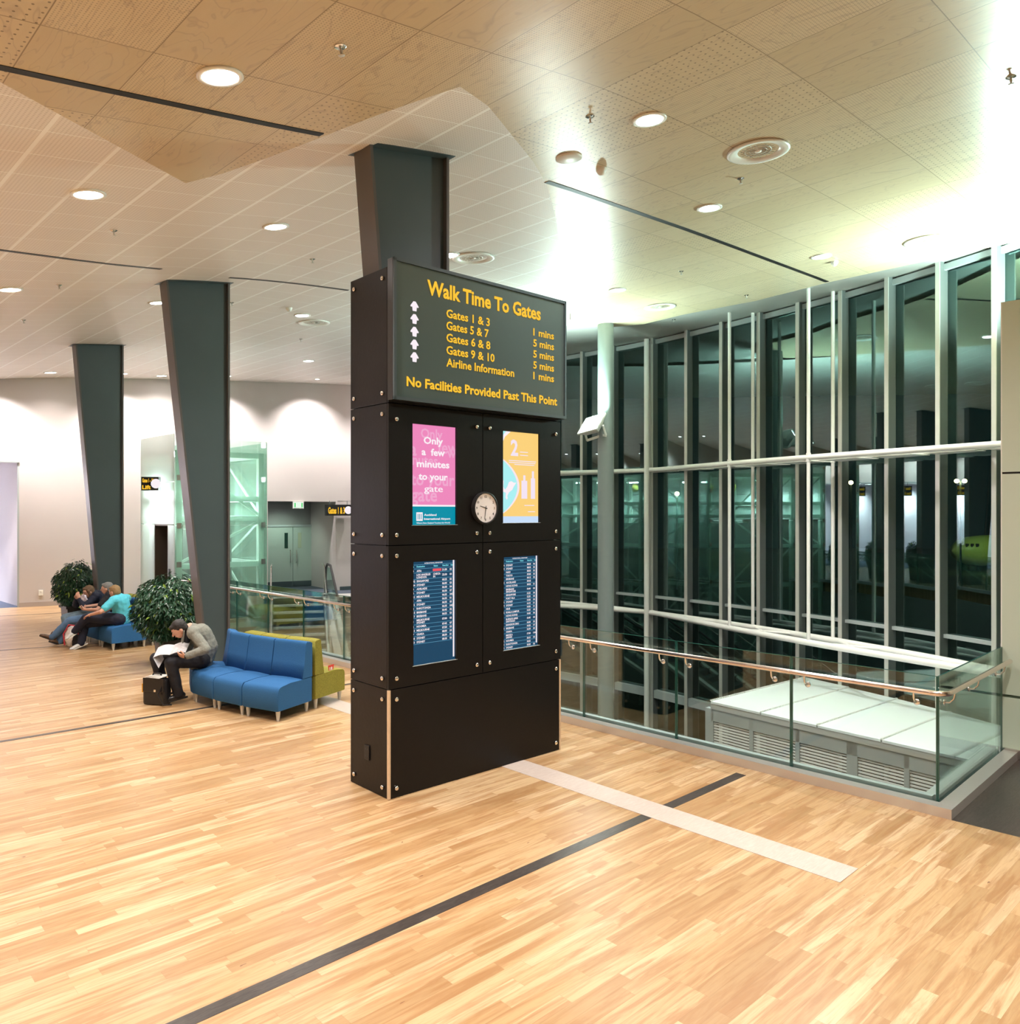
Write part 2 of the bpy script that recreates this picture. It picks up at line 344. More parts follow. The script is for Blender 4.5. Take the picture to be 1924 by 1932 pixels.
# ------------------------------------------------------------------ floor
G = Vector((3.51, 6.41, 0)); K0 = G-A*.14-B*.14                       # glass corner, outer kerb corner
WL = Vector((-12.9, 19.9, 0)); WD = Vector((.86, .51, 0)).normalized(); WN = Vector((WD.y, -WD.x, 0))   # back wall
LC, LL = Vector((-7.3, 17.0, 0)), Vector((-8.69, 18.4, 0)); LW = Vector((1.62, 1.25, 0)); LR, LF = LC+LW, LL+LW   # lift shaft
ST = Vector((-6.85, 22.0, 0)); SD = Vector((.96, .28, 0)); SN = Vector((.28, -.96, 0))                    # stair head
def xy(v): return (v[0], v[1])
Kl = K0+B*15.3
struct('floor', MB().prism([(-45, -9), (12, -9), xy(K0-B*15), xy(K0), xy(Kl), xy(LC), xy(LL), xy(LF), xy(ST-SD*.4), xy(ST+WD*-.3-WN*2), xy(WL+WD*3-WN*3), (-14, 22), (-45, 3)], -.35, 0), M['floor'])
struct('floor_dark', MB().prism([xy(K0), xy(K0-B*15), (26, -4), (26, 9), xy(G+A*2.2-B*.0), xy(G-B*.05+A*.0)], -.35, -.001), M['wenge'])
struct('floor_landing', MB().prism([xy(ST-SD*.4), xy(ST+SD*3.7), (-3.0, 29), (-12, 27), (-13, 23), xy(LF+Vector((-2.2, .6, 0)))], -.35, .004), M['carpet'])
struct('floor_lower', MB().prism([(-14, 3), (9, 3), (9.5, 14), (4, 25), (-14, 30)], -4.9, -4.6), M['lowfloor'])
def strip(name, p0, p1, wd, z, m):
    p0 = Vector(p0); p1 = Vector(p1); d = (p1-p0).normalized(); n = Vector((-d.y, d.x, 0))*wd/2
    return struct(name, MB().prism([xy(p0-n), xy(p1-n), xy(p1+n), xy(p0+n)], -.02, z), m)
DA = (PF(1400, 1461)-PF(343, 1932)).normalized()
strip('trim_1', PF(343, 1932)-DA*2, PF(1398, 1461), .10, .002, M['inlay'])
DB2 = (PF(399, 1334)-PF(0, 1400)).normalized(); strip('trim_2', PF(0, 1400)-DB2*6, PF(399, 1334)+DB2*3.4, .07, .002, M['inlay'])
strip('trim_3', PF(0, 1240)-Vector((9, 4, 0)), PF(124, 1226)+DB2*2.0, .06, .002, M['inlay'])
strip('trim_4', PF(0, 1168)-Vector((3, 1, 0)), PF(94, 1160)+DB2*1, .06, .002, M['inlay'])
E1 = (PF(1584, 1666)+PF(1619, 1640))/2; DP = Vector((-.69, .72, 0)).normalized()
strip('trim_5', E1, E1+DP*9.5, .29, .003, M['pale'])
# slab edges round the void and their air grilles
sl = MB(); sl.beam(K0+B*-.0+A*.06-Z*2.5, Kl+A*.06-Z*2.5, .12, 4.3); sl.beam(G+A*.0-Z*2.5, G+A*2.1-Z*2.5, .12, 4.3); sl.beam(ST-Z*2.5-SD*.4, ST+SD*3.7-Z*2.5, .12, 4.3)
struct('wall_void', sl, M['slab'])
vent = None
for k in range(8):
    c = K0+B*(1.2+k*1.75)+A*.13-Z*1.9
    if vent is None:
        vent = thing('air_grille', 'small white framed air grille in the slab edge below the balustrade', 'grille', c, 'air grilles in the slab edge')
        f = MB()
        for d in (-1, 1): f.box(c+B*(.21*d), (.03, .03, .26), A, B, Z); f.box(c+Z*(.115*d), (.03, .45, .03), A, B, Z)
        f.box(c, (.02, .02, .22), A, B, Z); part('frame', f, M['alu'], vent); part('mesh_screen', MB().box(c-A*.008, (.01, .4, .22), A, B, Z), M['black'], vent)
    else: dup(vent, c)

# ------------------------------------------------------------------ ceiling: plaster shell, plywood zone, white tile zone, channels
def ceil_patch(name, poly, dz, m):
    tri = geometry.tessellate_polygon([[Vector((p[0], p[1], 0)) for p in poly]])
    bm = bmesh.new(); vs = [bm.verts.new((p[0], p[1], 0)) for p in poly]
    for t in tri:
        try: bm.faces.new([vs[i] for i in t])
        except ValueError: pass
    s = -30
    while s < 34:
        c = Vector((-1, 6.9, 0))+A*s
        bmesh.ops.bisect_plane(bm, geom=bm.verts[:]+bm.edges[:]+bm.faces[:], plane_co=c, plane_no=A); s += .4 if -8 < s < 14 else 2
    for v in bm.verts: v.co.z = cz(v.co.x, v.co.y)+dz
    bmesh.ops.recalc_face_normals(bm, faces=bm.faces[:])
    me = bpy.data.meshes.new(name); bm.to_mesh(me); bm.free()
    for p in me.polygons: p.use_smooth = True
    if sum(p.normal.z for p in me.polygons) > 0: me.flip_normals()
    o = linked(name, me, m); o['kind'] = 'structure'; return o
cp = ceil_patch('ceiling', [(-45, -9), (26, -9), (26, 30), (-12, 30), (-45, 12)], .09, M['plaster'])
so = cp.modifiers.new('thick', 'SOLIDIFY'); so.thickness = .2; so.offset = -1
TILE = [(0, 155), (350, 346), (420, 328), (500, 300), (600, 262), (700, 222), (790, 190), (868, 164), (920, 200), (965, 255), (1005, 305), (1032, 350), (1048, 410), (1060, 470), (1070, 530), (1076, 590)]
tp = [PC(*p) for p in TILE]; lext = tp[0]+(tp[0]-tp[1]).normalized()*7
tpoly = [xy(lext)]+[xy(p) for p in tp]+[(.6, 21.6), (-3.2, 23.6), (-3.2, 27), (-12, 25.5), (-16, 21), (-45, 6), (-45, 4)]
ceil_patch('ceiling_tiles', tpoly, .0, M['tile'])
SOFF = [(1076, 612), (1150, 618), (1215, 612), (1290, 594), (1426, 568), (1564, 533), (1729, 497), (1924, 455)]
sp_ = [PC(*p) for p in SOFF]; rext = sp_[-1]+(sp_[-1]-sp_[-2]).normalized()*9
ppoly = [xy(lext)]+[xy(p) for p in tp]+[xy(p) for p in sp_]+[xy(rext), (18, -6), (-20, -8.8), xy(lext+Vector((-8, -6, 0)))]
pc_ = ceil_patch('ceiling_plywood', ppoly, .0, M['ply'])
def channel(n, p0, p1, wd=.06):
    p0 = Vector((p0[0], p0[1], 0)); p1 = Vector((p1[0], p1[1], 0)); m = MB(); k = 16
    for i in range(k):
        a = p0.lerp(p1, i/k); b = p0.lerp(p1, (i+1)/k); m.beam((a.x, a.y, cz(a.x, a.y)+.02), (b.x, b.y, cz(b.x, b.y)+.02), wd, .05)
    struct('trim_%d' % n, m, M['black'])
c1a, c1b = PC(0, 127), PC(606, 254); channel(7, c1a+(c1a-c1b).normalized()*5, c1b, .07)
channel(8, PC(1031, 343), PC(1560, 532), .07)
c2a, c2b = PC(0, 472), PC(303, 508); channel(9, c2a+(c2a-c2b).normalized()*8, c2b, .06); channel(10, PC(432, 524), PC(657, 548), .06)

# ------------------------------------------------------------------ walls
def wall(name, p0, p1, z0, z1, m, t=.2, parent=None):
    p0 = Vector((p0[0], p0[1], 0)); p1 = Vector((p1[0], p1[1], 0)); d = (p1-p0).normalized(); n = Vector((-d.y, d.x, 0))
    return struct(name, MB().beam(p0+n*t/2+Z*(z0+z1)/2, p1+n*t/2+Z*(z0+z1)/2, t, z1-z0), m, parent)
def wpt(u, off=0): return WL+WD*u+WN*off
def u_at(px):                                                        # where a sight line meets the back wall
    r = (px-CX)/FPX; return (r*WL.y-WL.x)/(WD.x-r*WD.y)
uo, ul, ur = u_at(36), u_at(268), u_at(505)
zc = 7.2
struct('wall_back', MB().beam(wpt(uo, -.1)+Z*zc/2, wpt(ur, -.1)+Z*zc/2, .2, zc).beam(wpt(ur, -.1)+Z*(2.77+zc)/2, wpt(14, -.1)+Z*(2.77+zc)/2, .2, zc-2.77), M['wall'])
# wide opening at the left with a bulkhead above it, and more wall beyond the frame with bays that the glass mirrors
struct('wall_left', MB().beam(wpt(uo, -.1)+Z*(3.72+zc)/2, wpt(-7, -.1)+Z*(3.72+zc)/2, .2, zc-3.72).beam(wpt(-7, -.1)+Z*zc/2, wpt(-9.5, -.1)+Z*zc/2, .2, zc)
       .beam(wpt(-9.5, -.1)+Z*(3.72+zc)/2, wpt(-15, -.1)+Z*(3.72+zc)/2, .2, zc-3.72).beam(wpt(-15, -.1)+Z*zc/2, wpt(-30, -.1)+Z*zc/2, .2, zc), M['wall'])
struct('wall_lobby', MB().beam(wpt(uo+.1, -.1)+Z*1.9, wpt(uo-.75, -3.2)+Z*1.9, .15, 3.8).beam(wpt(uo-.7, -3.2)+Z*1.9, wpt(-17, -3.2)+Z*1.9, .15, 3.8).beam(wpt(-15, -.1)+Z*1.9, wpt(-15.4, -3.2)+Z*1.9, .15, 3.8), mat('lobby_wall', (.72, .70, .74), .7))
struct('ceiling_lobby', MB().prism([xy(wpt(uo+.1, -.2)), xy(wpt(-16, -.2)), xy(wpt(-17, -3.4)), xy(wpt(uo+.1, -3.4))], 3.8, 3.9), M['plaster'])
struct('floor_lobby', MB().prism([xy(wpt(uo+.1, -.05)), xy(wpt(-16, -.05)), xy(wpt(-17, -3.4)), xy(wpt(uo+.1, -3.4))], -.3, .003), mat('lobby_carpet', (.12, .16, .24), .9, noise=.3, nscale=40))
struct('baseboard_back', MB().beam(wpt(uo, .012)+Z*.06, wpt(ur, .012)+Z*.06, .024, .12), M['skirting'])
struct('trim_11', MB().beam(wpt(uo+.0, .015)+Z*3.74, wpt(-7, .015)+Z*3.74, .05, .05).beam(wpt(uo-.02, .0)+Z*1.86, wpt(uo-.021, -.2)+Z*1.86, .04, 3.72), M['alu_d'])
# recess with the double doors
dY = 25.7
r0, r1 = u_at(470), u_at(604)
DW = WN*-2.0
struct('wall_recess', MB().beam(wpt(ur-3, -2.1)+Z*1.6, wpt(14, -2.1)+Z*1.6, .2, 3.2), M['grey'])
struct('wall_recess_side', MB().beam(wpt(r1+.55, .0)+Z*1.4, wpt(r1+.35, -2.0)+Z*1.4, .12, 2.8).beam(wpt(r1+.55, -.06)+Z*1.4, wpt(14, -.06)+Z*1.4, .12, 2.8), M['wall'])
struct('ceiling_recess', MB().prism([xy(wpt(ur-3, -.1)), xy(wpt(14, -.1)), xy(wpt(14, -2.2)), xy(wpt(ur-3, -2.2))], 2.80, 2.9), M['grey'])
struct('baseboard_recess', MB().beam(wpt(ur-3, -1.985)+Z*.06, wpt(r1+.3, -1.985)+Z*.06, .02, .12).beam(wpt(r1+.62, .012)+Z*.06, wpt(14, .012)+Z*.06, .024, .12), M['steel_dark'])
# cream wall at the right, low enough to show glazing above it
CW = G+A*2.0
struct('wall_right', MB().beam(CW+A*.1+Z*1.73, CW-B*9+A*.1+Z*1.73, .2, 2.20).beam(CW+A*.1+Z*.30, CW-B*9+A*.1+Z*.30, .2, .60).beam(CW+A*.1+Z*3.70, CW-B*9+A*.1+Z*3.70, .2, 1.70), M['cream'])
struct('trim_12', MB().beam(CW+A*.11+Z*2.84, CW-B*9+A*.11+Z*2.84, .19, .02), M['black'])
struct('baseboard_right', MB().beam(CW-A*.012+Z*.05, CW-B*9-A*.012+Z*.05, .024, .10), M['stainless'])
struct('trim_13', MB().beam(CW+A*.1+Z*4.55+B*.004, CW+A*.1-Z*.05+B*.004, .2, .01, (0.7, -.7, 0)), M['white'])
# rest of the hall behind the camera
struct('wall_near', MB().bbox((-45, -9.2, 0), (26, -9, 8)), M['wall'])
struct('wall_far_left', MB().bbox((-38.2, -9, 0), (-38, 12, 8)), M['wall'])
struct('wall_far_right', MB().bbox((20, -9, 0), (20.2, 14, 8)), M['wall'])

# ------------------------------------------------------------------ curved glass facade, one bay per window
FP = [(-3.2, 23.3), (-2.3, 22.9), (-1.4, 22.5), (-.5, 22.05), (.35, 21.5), (1.15, 20.92), (1.90, 20.26), (2.62, 19.57), (3.437, 18.693), (4.073, 17.867), (4.654, 17.063), (5.21, 16.236), (5.721, 15.417), (6.207, 14.57), (6.658, 13.707), (7.074, 12.825), (7.447, 11.932), (7.786, 11.002), (8.072, 10.072), (8.307, 9.142), (8.491, 8.212), (8.622, 7.282)]
FP = [Vector((*p, 0)) for p in FP]
for i, (a, b) in enumerate(zip(FP, FP[1:])):
    d = (b-a).normalized(); n = Vector((d.y, -d.x, 0))                # outward
    if n.x < 0: n = -n
    zt = min(cz(a.x, a.y), cz(b.x, b.y))+.12
    e = bpy.data.objects.new('window_%d' % (i+1), None); COL.objects.link(e); e['kind'] = 'structure'; e.location = a
    WM[e.name] = Matrix.Translation(a)
    o = n*.12
    part('glass_pane', MB().box((a+b)/2+o+Z*(zt-4.6)/2, ((b-a).length, .012, zt+4.6), d, n, Z), M['facade'], e)
    mu = MB().box(b+n*.02+Z*(zt-4.6)/2, (.075, .19, zt+4.6), d, n, Z)
    part('mullion', mu, M['mullion'], e)
    part('mullion_lit_front', MB().box(b-n*.082+Z*(zt-4.6)/2, (.078, .016, zt+4.6), d, n, Z), M['alu'], e)  # pale strip paints the lit front against the darkened sides
    tr = MB().beam(a+Z*.42+n*.05, b+Z*.42+n*.05, .08, .06).beam(a-Z*2.8+n*.05, b-Z*2.8+n*.05, .10, .10).beam(a+Z*(zt-.10)+n*.05, b+Z*(zt-.10)+n*.05, .06, .10)
    tr.beam(a-Z*1.89+n*.02, b-Z*1.89+n*.02, .14, .18)
    part('transom', tr, M['alu_d'], e)
struct('wall_end', MB().beam(Vector((-3.2, 23.3, 1.2)), Vector((-3.2, 26.6, 1.2)), .15, 12), M['wall'])
# ------------------------------------------------------------------ night outside
struct('ground', MB().bbox((-60, -40, -5.3), (160, 160, -5)), (lambda: (lambda m: m)(mat('airfield', (.030, .042, .018), .8, noise=.9, nscale=.12)))())
# ------------------------------------------------------------------ tapering steel columns
def column(name_label, fx_px, Yf, top_l_px, g=None, base_len=.46, top_len=.92):
    """far flange stands plumb, the near flange leans out towards the top"""
    X = (fx_px-CX)/FPX*Yf; F = Vector((X, Yf, 0)); D = Vector((.7314, .682, 0)); N = Vector((.682, -.7314, 0)); fw = .26
    zt = cz(X, Yf)+.02
    t = thing('tapered_column', name_label, 'column', (X, Yf, 0), g)
    F = F-N*0.0
    part('flange', MB().box(F+Z*zt/2+(-N)*fw/2, (.03, fw, zt), D, N, Z), M['steel_side'], t, 'upright rear flange of the column')
    nf = MB(); a0 = F-D*base_len; a1 = F-D*top_len+Z*zt; zt1 = cz(a1.x, a1.y); a1.z = zt1+.01
    nf.extrude([a0, a0+D*.03, a1+D*.03, a1], -N*fw); part('flange', nf, M['steel_side'], t, 'leaning front flange of the column')
    wb = MB(); off = -N*(fw/2-.008-.07)
    wb.extrude([a0+off+D*.02, F+off, F+off+Z*zt, a1+off+D*.02], -N*.016); part('web', wb, M['steel_dark'], t)
    cpz = MB(); e0 = a1-D*.06+N*.05; e1 = F+Z*zt+D*.05+N*.05
    cpz.extrude([e0-Z*.02, e1-Z*.02, e1-N*(fw+.1)-Z*.02, e0-N*(fw+.1)-Z*.02], Z*.02); part('cap_plate', cpz, M['steel_dark'], t)
    c = F-D*base_len/2-N*fw/2; part('base_plate', MB().box(c+Z*.012, (base_len+.12, fw+.1, .024), D, N, Z), M['steel_dark'], t)
    return t
column('dark steel tapering column rising out of the information kiosk', 845, 7.42, 0, None, .37, .869)
column('dark steel tapering column behind the near blue sofa', 432, 11.75, 0, None, .314, .92)
column('dark steel tapering column behind the three seated people', 232, 16.4, 0, None, .42, .90)
column('dark steel tapering column outside the left edge of the picture, mirrored in the glazing', -130, 17.4, 0, None, .42, .90)
# round post with floodlight
RC = Vector((2.02, 16.5, 0)); zt = cz(2.02, 16.5)
t = thing('round_column', 'tall round grey-green steel post carrying the floodlight', 'column', RC)
part('shaft', MB().lathe(RC, [(.168, -4.6), (.168, zt+.02)], 40), M['tube'], t); part('base_collar', MB().lathe(RC-Z*4.6, [(.26, 0), (.26, .03), (.17, .03)], 32), M['tube'], t)
fc = Vector((1.70, 16.25, 0)); fz = 2.45+(966.5-800)/FPX*16.2
def floodlight(c, dirn, side, post, label, power, tgt, color=GREEN):
    t = thing('floodlight', label, 'floodlight', c); n = Vector(dirn).normalized(); s = Vector(side).normalized(); u = n.cross(s).normalized()
    hb = MB(); a, b, d = .29, .22, .18
    fr = [c+s*(a*i)+u*(b*j) for i, j in ((-1, -1), (1, -1), (1, 1), (-1, 1))]; bk = [c-n*d+s*(a*.6*i)+u*(b*.5*j) for i, j in ((-1, -1), (1, -1), (1, 1), (-1, 1))]
    hb.add(fr+bk, [(4, 7, 6, 5), (0, 4, 5, 1), (1, 5, 6, 2), (2, 6, 7, 3), (3, 7, 4, 0)]); part('housing', hb, M['white'], t)
    rm = MB()
    for p, q in zip(fr, fr[1:]+fr[:1]): rm.beam(p, q, .03, .035, n)
    part('rim', rm, M['white'], t)
    part('lens', MB().add([p-n*.015 for p in fr], [(0, 1, 2, 3)]), M['floodlens'], t)
    br = MB(); p1 = c-n*.1+s*(a+.0); p2 = c-n*.1-s*(a+.0); q = post
    for p in (p1, p2): br.beam(p, p-n*.18-Z*.1, .025, .05); br.beam(p-n*.18-Z*.1, q, .025, .05)
    part('bracket', br, M['white'], t)
    spot('flood_lamp', c+n*.06, tgt, power, color, 172, .6, .2)
    return t
floodlight(Vector((fc.x, fc.y, fz)), (-.42, -.66, .62), (.6, -.8, .1), Vector((1.95, 16.36, fz-.22)), 'lit white floodlight clamped to the round post, aimed at the ceiling', P_FLOOD, (1.6, 16.0, 6.4))
c2 = Vector((7.45, 10.75, 4.75)); fm_ = FP[17]
floodlight(c2, (-.35, -.1, .93), (.3, -.95, 0), Vector((FP[17].x-.13, FP[17].y-.07, 4.4)), 'white floodlight bracketed to the glazing, just outside the right edge of the picture', P_FLOOD2, c2+Vector((-1.2, -.2, 2)))
# ------------------------------------------------------------------ steel trusses and hangers by the facade
inner = [p for p in FP[8:18]]
def off_in(p, d): return p+Vector((-.86, -.5, 0))*d
Nc0, Nc1 = off_in(FP[8], .10), off_in(FP[17], .18)
for z, lab, r in ((3.45, 'upper white tubular truss in front of the curved glazing', .052), (.06, 'lower white tubular truss in front of the curved glazing', .058)):
    c = Nc0+Z*z; t = thing('tubular_truss', lab, 'truss', c)
    far = [off_in(p, .16)+Z*z for p in inner]; near = [Nc0.lerp(Nc1, i/9)+Z*z-Vector((.86, .5, 0))*(.25*math.sin(math.pi*i/9)) for i in range(10)]
    part('chord', MB().tube(far, r, 12), M['white_tube'], t); part('chord', MB().tube(near, r, 12), M['white_tube'], t)
    for i in range(1, 9):
        part('strut', MB().tube([near[i], far[i+1 if i % 2 else i-1]] if z > 0 else [near[i], far[i]], .028, 8), M['white_tube'], t)
    if z > 3:
        for i in range(0, 9):
            pl = MB().extrude([near[i].lerp(near[i+1], .1)-Z*.07, near[i].lerp(near[i+1], .9)-Z*.07, far[i].lerp(far[i+1], .9)-Z*.07, far[i].lerp(far[i+1], .1)-Z*.07], Z*.012); part('plate', pl, M['white_tube'], t)
    left = [off_in(p, .14)+Z*z for p in FP[3:9]]; part('chord', MB().tube(left, r, 12), M['white_tube'], t)
    l2 = [Nc0+Z*z, RC+Vector((.1, .15, z)), Vector((-.6, 17.9, z))]; part('chord', MB().tube([Nc0+Z*z, Nc0+Z*z+Vector((-1.45, .95, 0)), Nc0+Z*z+Vector((-3.6, 2.0, 0))], r, 12), M['white_tube'], t)
def hit_facade(px, lst):
    r = (px-CX)/FPX
    for a, b in zip(lst, lst[1:]):
        den = (b.x-a.x)-r*(b.y-a.y)
        if abs(den) > 1e-6:
            k = (r*a.y-a.x)/den
            if 0 <= k <= 1: return a.lerp(b, k)
nearl = [Nc0.lerp(Nc1, i/9)-Vector((.86, .5, 0))*(.25*math.sin(math.pi*i/9)) for i in range(10)]; farl = [off_in(p, .16) for p in inner]
for px, lst, lab in ((1376, nearl, 'first white hanger rod from the left, by the truss'), (1420, farl, 'second white hanger rod from the left, close to the glazing'), (1525, nearl, 'third white hanger rod from the left, by the truss'), (1571, farl, 'rightmost white hanger rod, close to the glazing')):
    p = hit_facade(px, lst); p.z = 0; zt = cz(p.x, p.y)+.1
    t = thing('hanger_rod', lab, 'rod', p, 'white hanger rods'); part('rod', MB().tube([p+Z*.06, p+Z*zt], .034, 10), M['white_tube'], t)
    part('collar', MB().lathe(p+Z*3.45, [(.045, -.08), (.045, .08)], 12), M['white_tube'], t)
p = off_in(FP[8], .22); t = thing('corner_post', 'slim white round post at the angle of the glazing', 'post', p)
part('shaft', MB().lathe(p, [(.06, -4.6), (.06, cz(p.x, p.y)+.06)], 20), M['white_tube'], t); part('fin', MB().beam(p+Vector((.1, .06, -4.6)), p+Vector((.1, .06, 6.45)), .1, .06, (1, .6, 0)), M['alu'], t)
# ------------------------------------------------------------------ louvred enclosure below
zR = -.8; n0, n1 = PF(1345, 1326, zR), PF(1858, 1442, zR); dn = (n1-n0).normalized(); n1 = n1+dn*1.6; pn = Vector((-dn.y, dn.x, 0))
if pn.x < 0: pn = -pn
t = thing('louvred_enclosure', 'low enclosure with white sheet roof and louvred sides behind the glass balustrade', 'enclosure', n0-Z*3.8)
def fac_at(p):                                                       # run from the eaves to the glazing
    for k in range(80):
        q = p+pn*(k*.05)
        for a, b in zip(FP, FP[1:]):
            d = (b-a); m = Vector((d.y, -d.x, 0)).normalized()
            if m.x < 0: m = -m
            if 0 <= (q-a).dot(d)/d.length_squared <= 1 and (Vector((q.x, q.y, 0))-a).dot(m) > -.12: return q
    return q
seams = [n0-dn*.02, hit_facade(1548, [Vector((n0.x, n0.y, 0)), Vector((n1.x, n1.y, 0))]), hit_facade(1588, [Vector((n0.x, n0.y, 0)), Vector((n1.x, n1.y, 0))])]
L = (n1-n0).length; k = 6
for i in range(k):
    a = n0+dn*(L*i/k+.012); b = n0+dn*(L*(i+1)/k-.012); fa, fb = fac_at(a), fac_at(b)
    part('roof_sheet', MB().extrude([a-pn*.08, b-pn*.08, fb, fa], Z*.035), M['roof'], t)
    sd = MB(); q = (fa+Vector((0, 0, .045))); w0 = a-pn*.08+Z*.045
    for j in range(60): c = w0.lerp(q, (j+.5)/60); sd.box(c-dn*.012, (.03, .02, .02), dn, pn, Z)
    part('seam_strip', sd, M['louvre'], t)
part('fascia', MB().beam(n0-pn*.06-Z*.05, n1-pn*.06-Z*.05, .02, .09), M['alu'], t)
part('beam', MB().beam(n0-Z*.20, n1-Z*.20, .10, .20), M['alu_d'], t)
posts = [1341, 1420, 1507, 1610, 1713, 1810, 1930]; base_l = [Vector((n0.x, n0.y, 0))-dn*.2, Vector((n1.x, n1.y, 0))]
pp = [hit_facade(x, base_l) or base_l[1] for x in posts]
for i, (p, x) in enumerate(zip(pp, posts)):
    wdt = .16 if x in (1610, 1341) else .07
    part('post', MB().box(p+Z*-2.8, (wdt, .10, 3.8), dn, pn, Z), M['alu_d'], t)
for p, q in zip(pp, pp[1:]):
    lv = MB(); bk = MB(); c = (p+q)/2; W_ = (q-p).length-.07
    for j in range(34): lv.box(c+Z*(-.945-j*.047), (W_, .035, .008), dn, (pn*.7-Z*.7).normalized(), (pn*.7+Z*.7).normalized())
    for j in range(34): lv.box(c+Z*(-.945-j*.047)-pn*.02, (W_, .008, .024), dn, pn, Z)
    part('louvre_panel', lv, M['louvre'], t); 
part('backing', MB().beam(n0+pn*.06-Z*2.6, n1+pn*.06-Z*2.6, .02, 3.5), M['black'], t)
# ------------------------------------------------------------------ glass balustrade
t = thing('glass_balustrade', 'frameless glass balustrade with steel handrail round the void', 'balustrade', G)
cur = .0; LB = 15.0; n = 12; step = LB/n
def gpanel(p, q, nn):
    g = part('glass_panel', MB().beam(p+Z*.55, q+Z*.55, .012, 1.10), M['glass'], t)
    e = MB()
    for x in (p, q): e.box(x+Z*.56, (.014, .010, 1.08), nn, (q-p).normalized(), Z)
    e.beam(p+Z*1.10, q+Z*1.10, .014, .004)
    part('edge', e, M['glass_edge'], g)
for i in range(n): gpanel(G+B*(i*step+.008), G+B*((i+1)*step-.008), A)
gpanel(G+A*.01, G+A*1.99, B)
ch = MB().extrude([K0-Z*.0+Z*.075, K0+Z*.0, G-A*.02-B*.0+Z*0, G-A*.02+Z*.075], B*15.15)
part('base_channel', MB().beam(K0+A*.06+Z*.04-B*.0, K0+A*.06+B*15.3+Z*.04, .12, .08), M['kerb'], t)
part('base_channel', MB().beam(K0+B*.06+A*.121+Z*.04, K0+B*.06+A*2.12+Z*.04, .12, .08), M['kerb'], t)
part('base_channel', MB().beam(G+A*.05+B*.05+Z*.05, G+A*.05+B*15.1+Z*.05, .06, .10).beam(G+B*.07+A*.082+Z*.05, G+B*.07+A*1.98+Z*.05, .1, .10), M['alu_d'], t)
ro = .085; hz = .975; c0 = G-A*ro-B*ro+Z*hz
arc = [c0+B*.14, c0+B*.07+A*.005, c0+B*.03+A*.03, c0+A*.07+B*.005, c0+A*.14]
part('handrail', MB().tube([c0+B*15.2]+arc+[c0+A*2.02], .024, 14), M['rail'], t)
def bracket(p, nn):
    m = MB(); g0 = p+nn*ro-Z*.11; m.tube([p-Z*.018, p-Z*.07+nn*.01, p-Z*.105+nn*.04, g0], .009, 8); m.lathe(g0-nn*.012, [(.0, 0), (.026, 0), (.026, .012), (0, .012)], 14, nn)
    part('bracket', m, M['chrome'], t)
for i in range(n+1):
    for dd in (-.16, .16):
        x = i*step+dd
        if 0 < x < LB: bracket(c0+B*(x+ro), A)
for x in (.15, .85, 1.75): bracket(c0+A*(x+ro), B)
# ------------------------------------------------------------------ information kiosk
C0, C2 = PF(733, 1510), PF(1057, 1414.5); KA = (C2-C0).normalized(); KN_ = Vector((KA.y, -KA.x, 0)); KL = (C2-C0).length; KD = .615
def kp(px, py, d=0):
    r = ray(px, py); e = Vector((0, 0, EYE)); q = C0+KN_*d; return e+r*((q-e).dot(KN_)/r.dot(KN_))
def ks(p): return (p-C0).dot(KA)
kio = thing('information_kiosk', 'black panelled flight information pillar with screens and clock, standing on the timber floor', 'information kiosk', C0)
zs = [0, .934, 2.163, 3.38, 4.545]; gp = .004; th = .022
part('carcass', MB().box(C0+KA*KL/2-KN_*(KD/2+.025)+Z*2.27, (KL-.05, KD-.10, 4.53), KA, KN_, Z), M['black'], kio)
def bolt(p, n, par): part('bolt', MB().lathe(p, [(0, .0), (.019, 0), (.019, .016), (.013, .020), (0, .020)], 14, n), M['chrome'], par)
holes = {}
SCR = dict(pink=((778.2, 799.3), (861.5, 991)), yell=((949, 813), (1018, 987)), depl=((780, 1061), (861, 1245)), depr=((950.5, 1052), (1017, 1218)))
for k, (a, b) in SCR.items():
    p, q = kp(*a), kp(*b); holes[k] = (ks(p), ks(q), q.z, p.z)
SC2 = {'pink': (.0, 2.30, 3.165), 'yell': (.0, 2.32, 3.17), 'depl': (.0, 1.10, 2.03), 'depr': (.0, 1.12, 2.03)}
def framed(s0, s1, z0, z1, h=None, d=0):
    m = MB(); o = C0+KN_*(d-th/2)
    def bx(a, b, c, e): m.box(o+KA*((a+b)/2)+Z*((c+e)/2), (b-a, th, e-c), KA, KN_, Z)
    if not h: bx(s0, s1, z0, z1)
    else:
        bx(s0, h[0], z0, z1); bx(h[1], s1, z0, z1); bx(h[0], h[1], z0, h[2]); bx(h[0], h[1], h[3], z1)
    return m
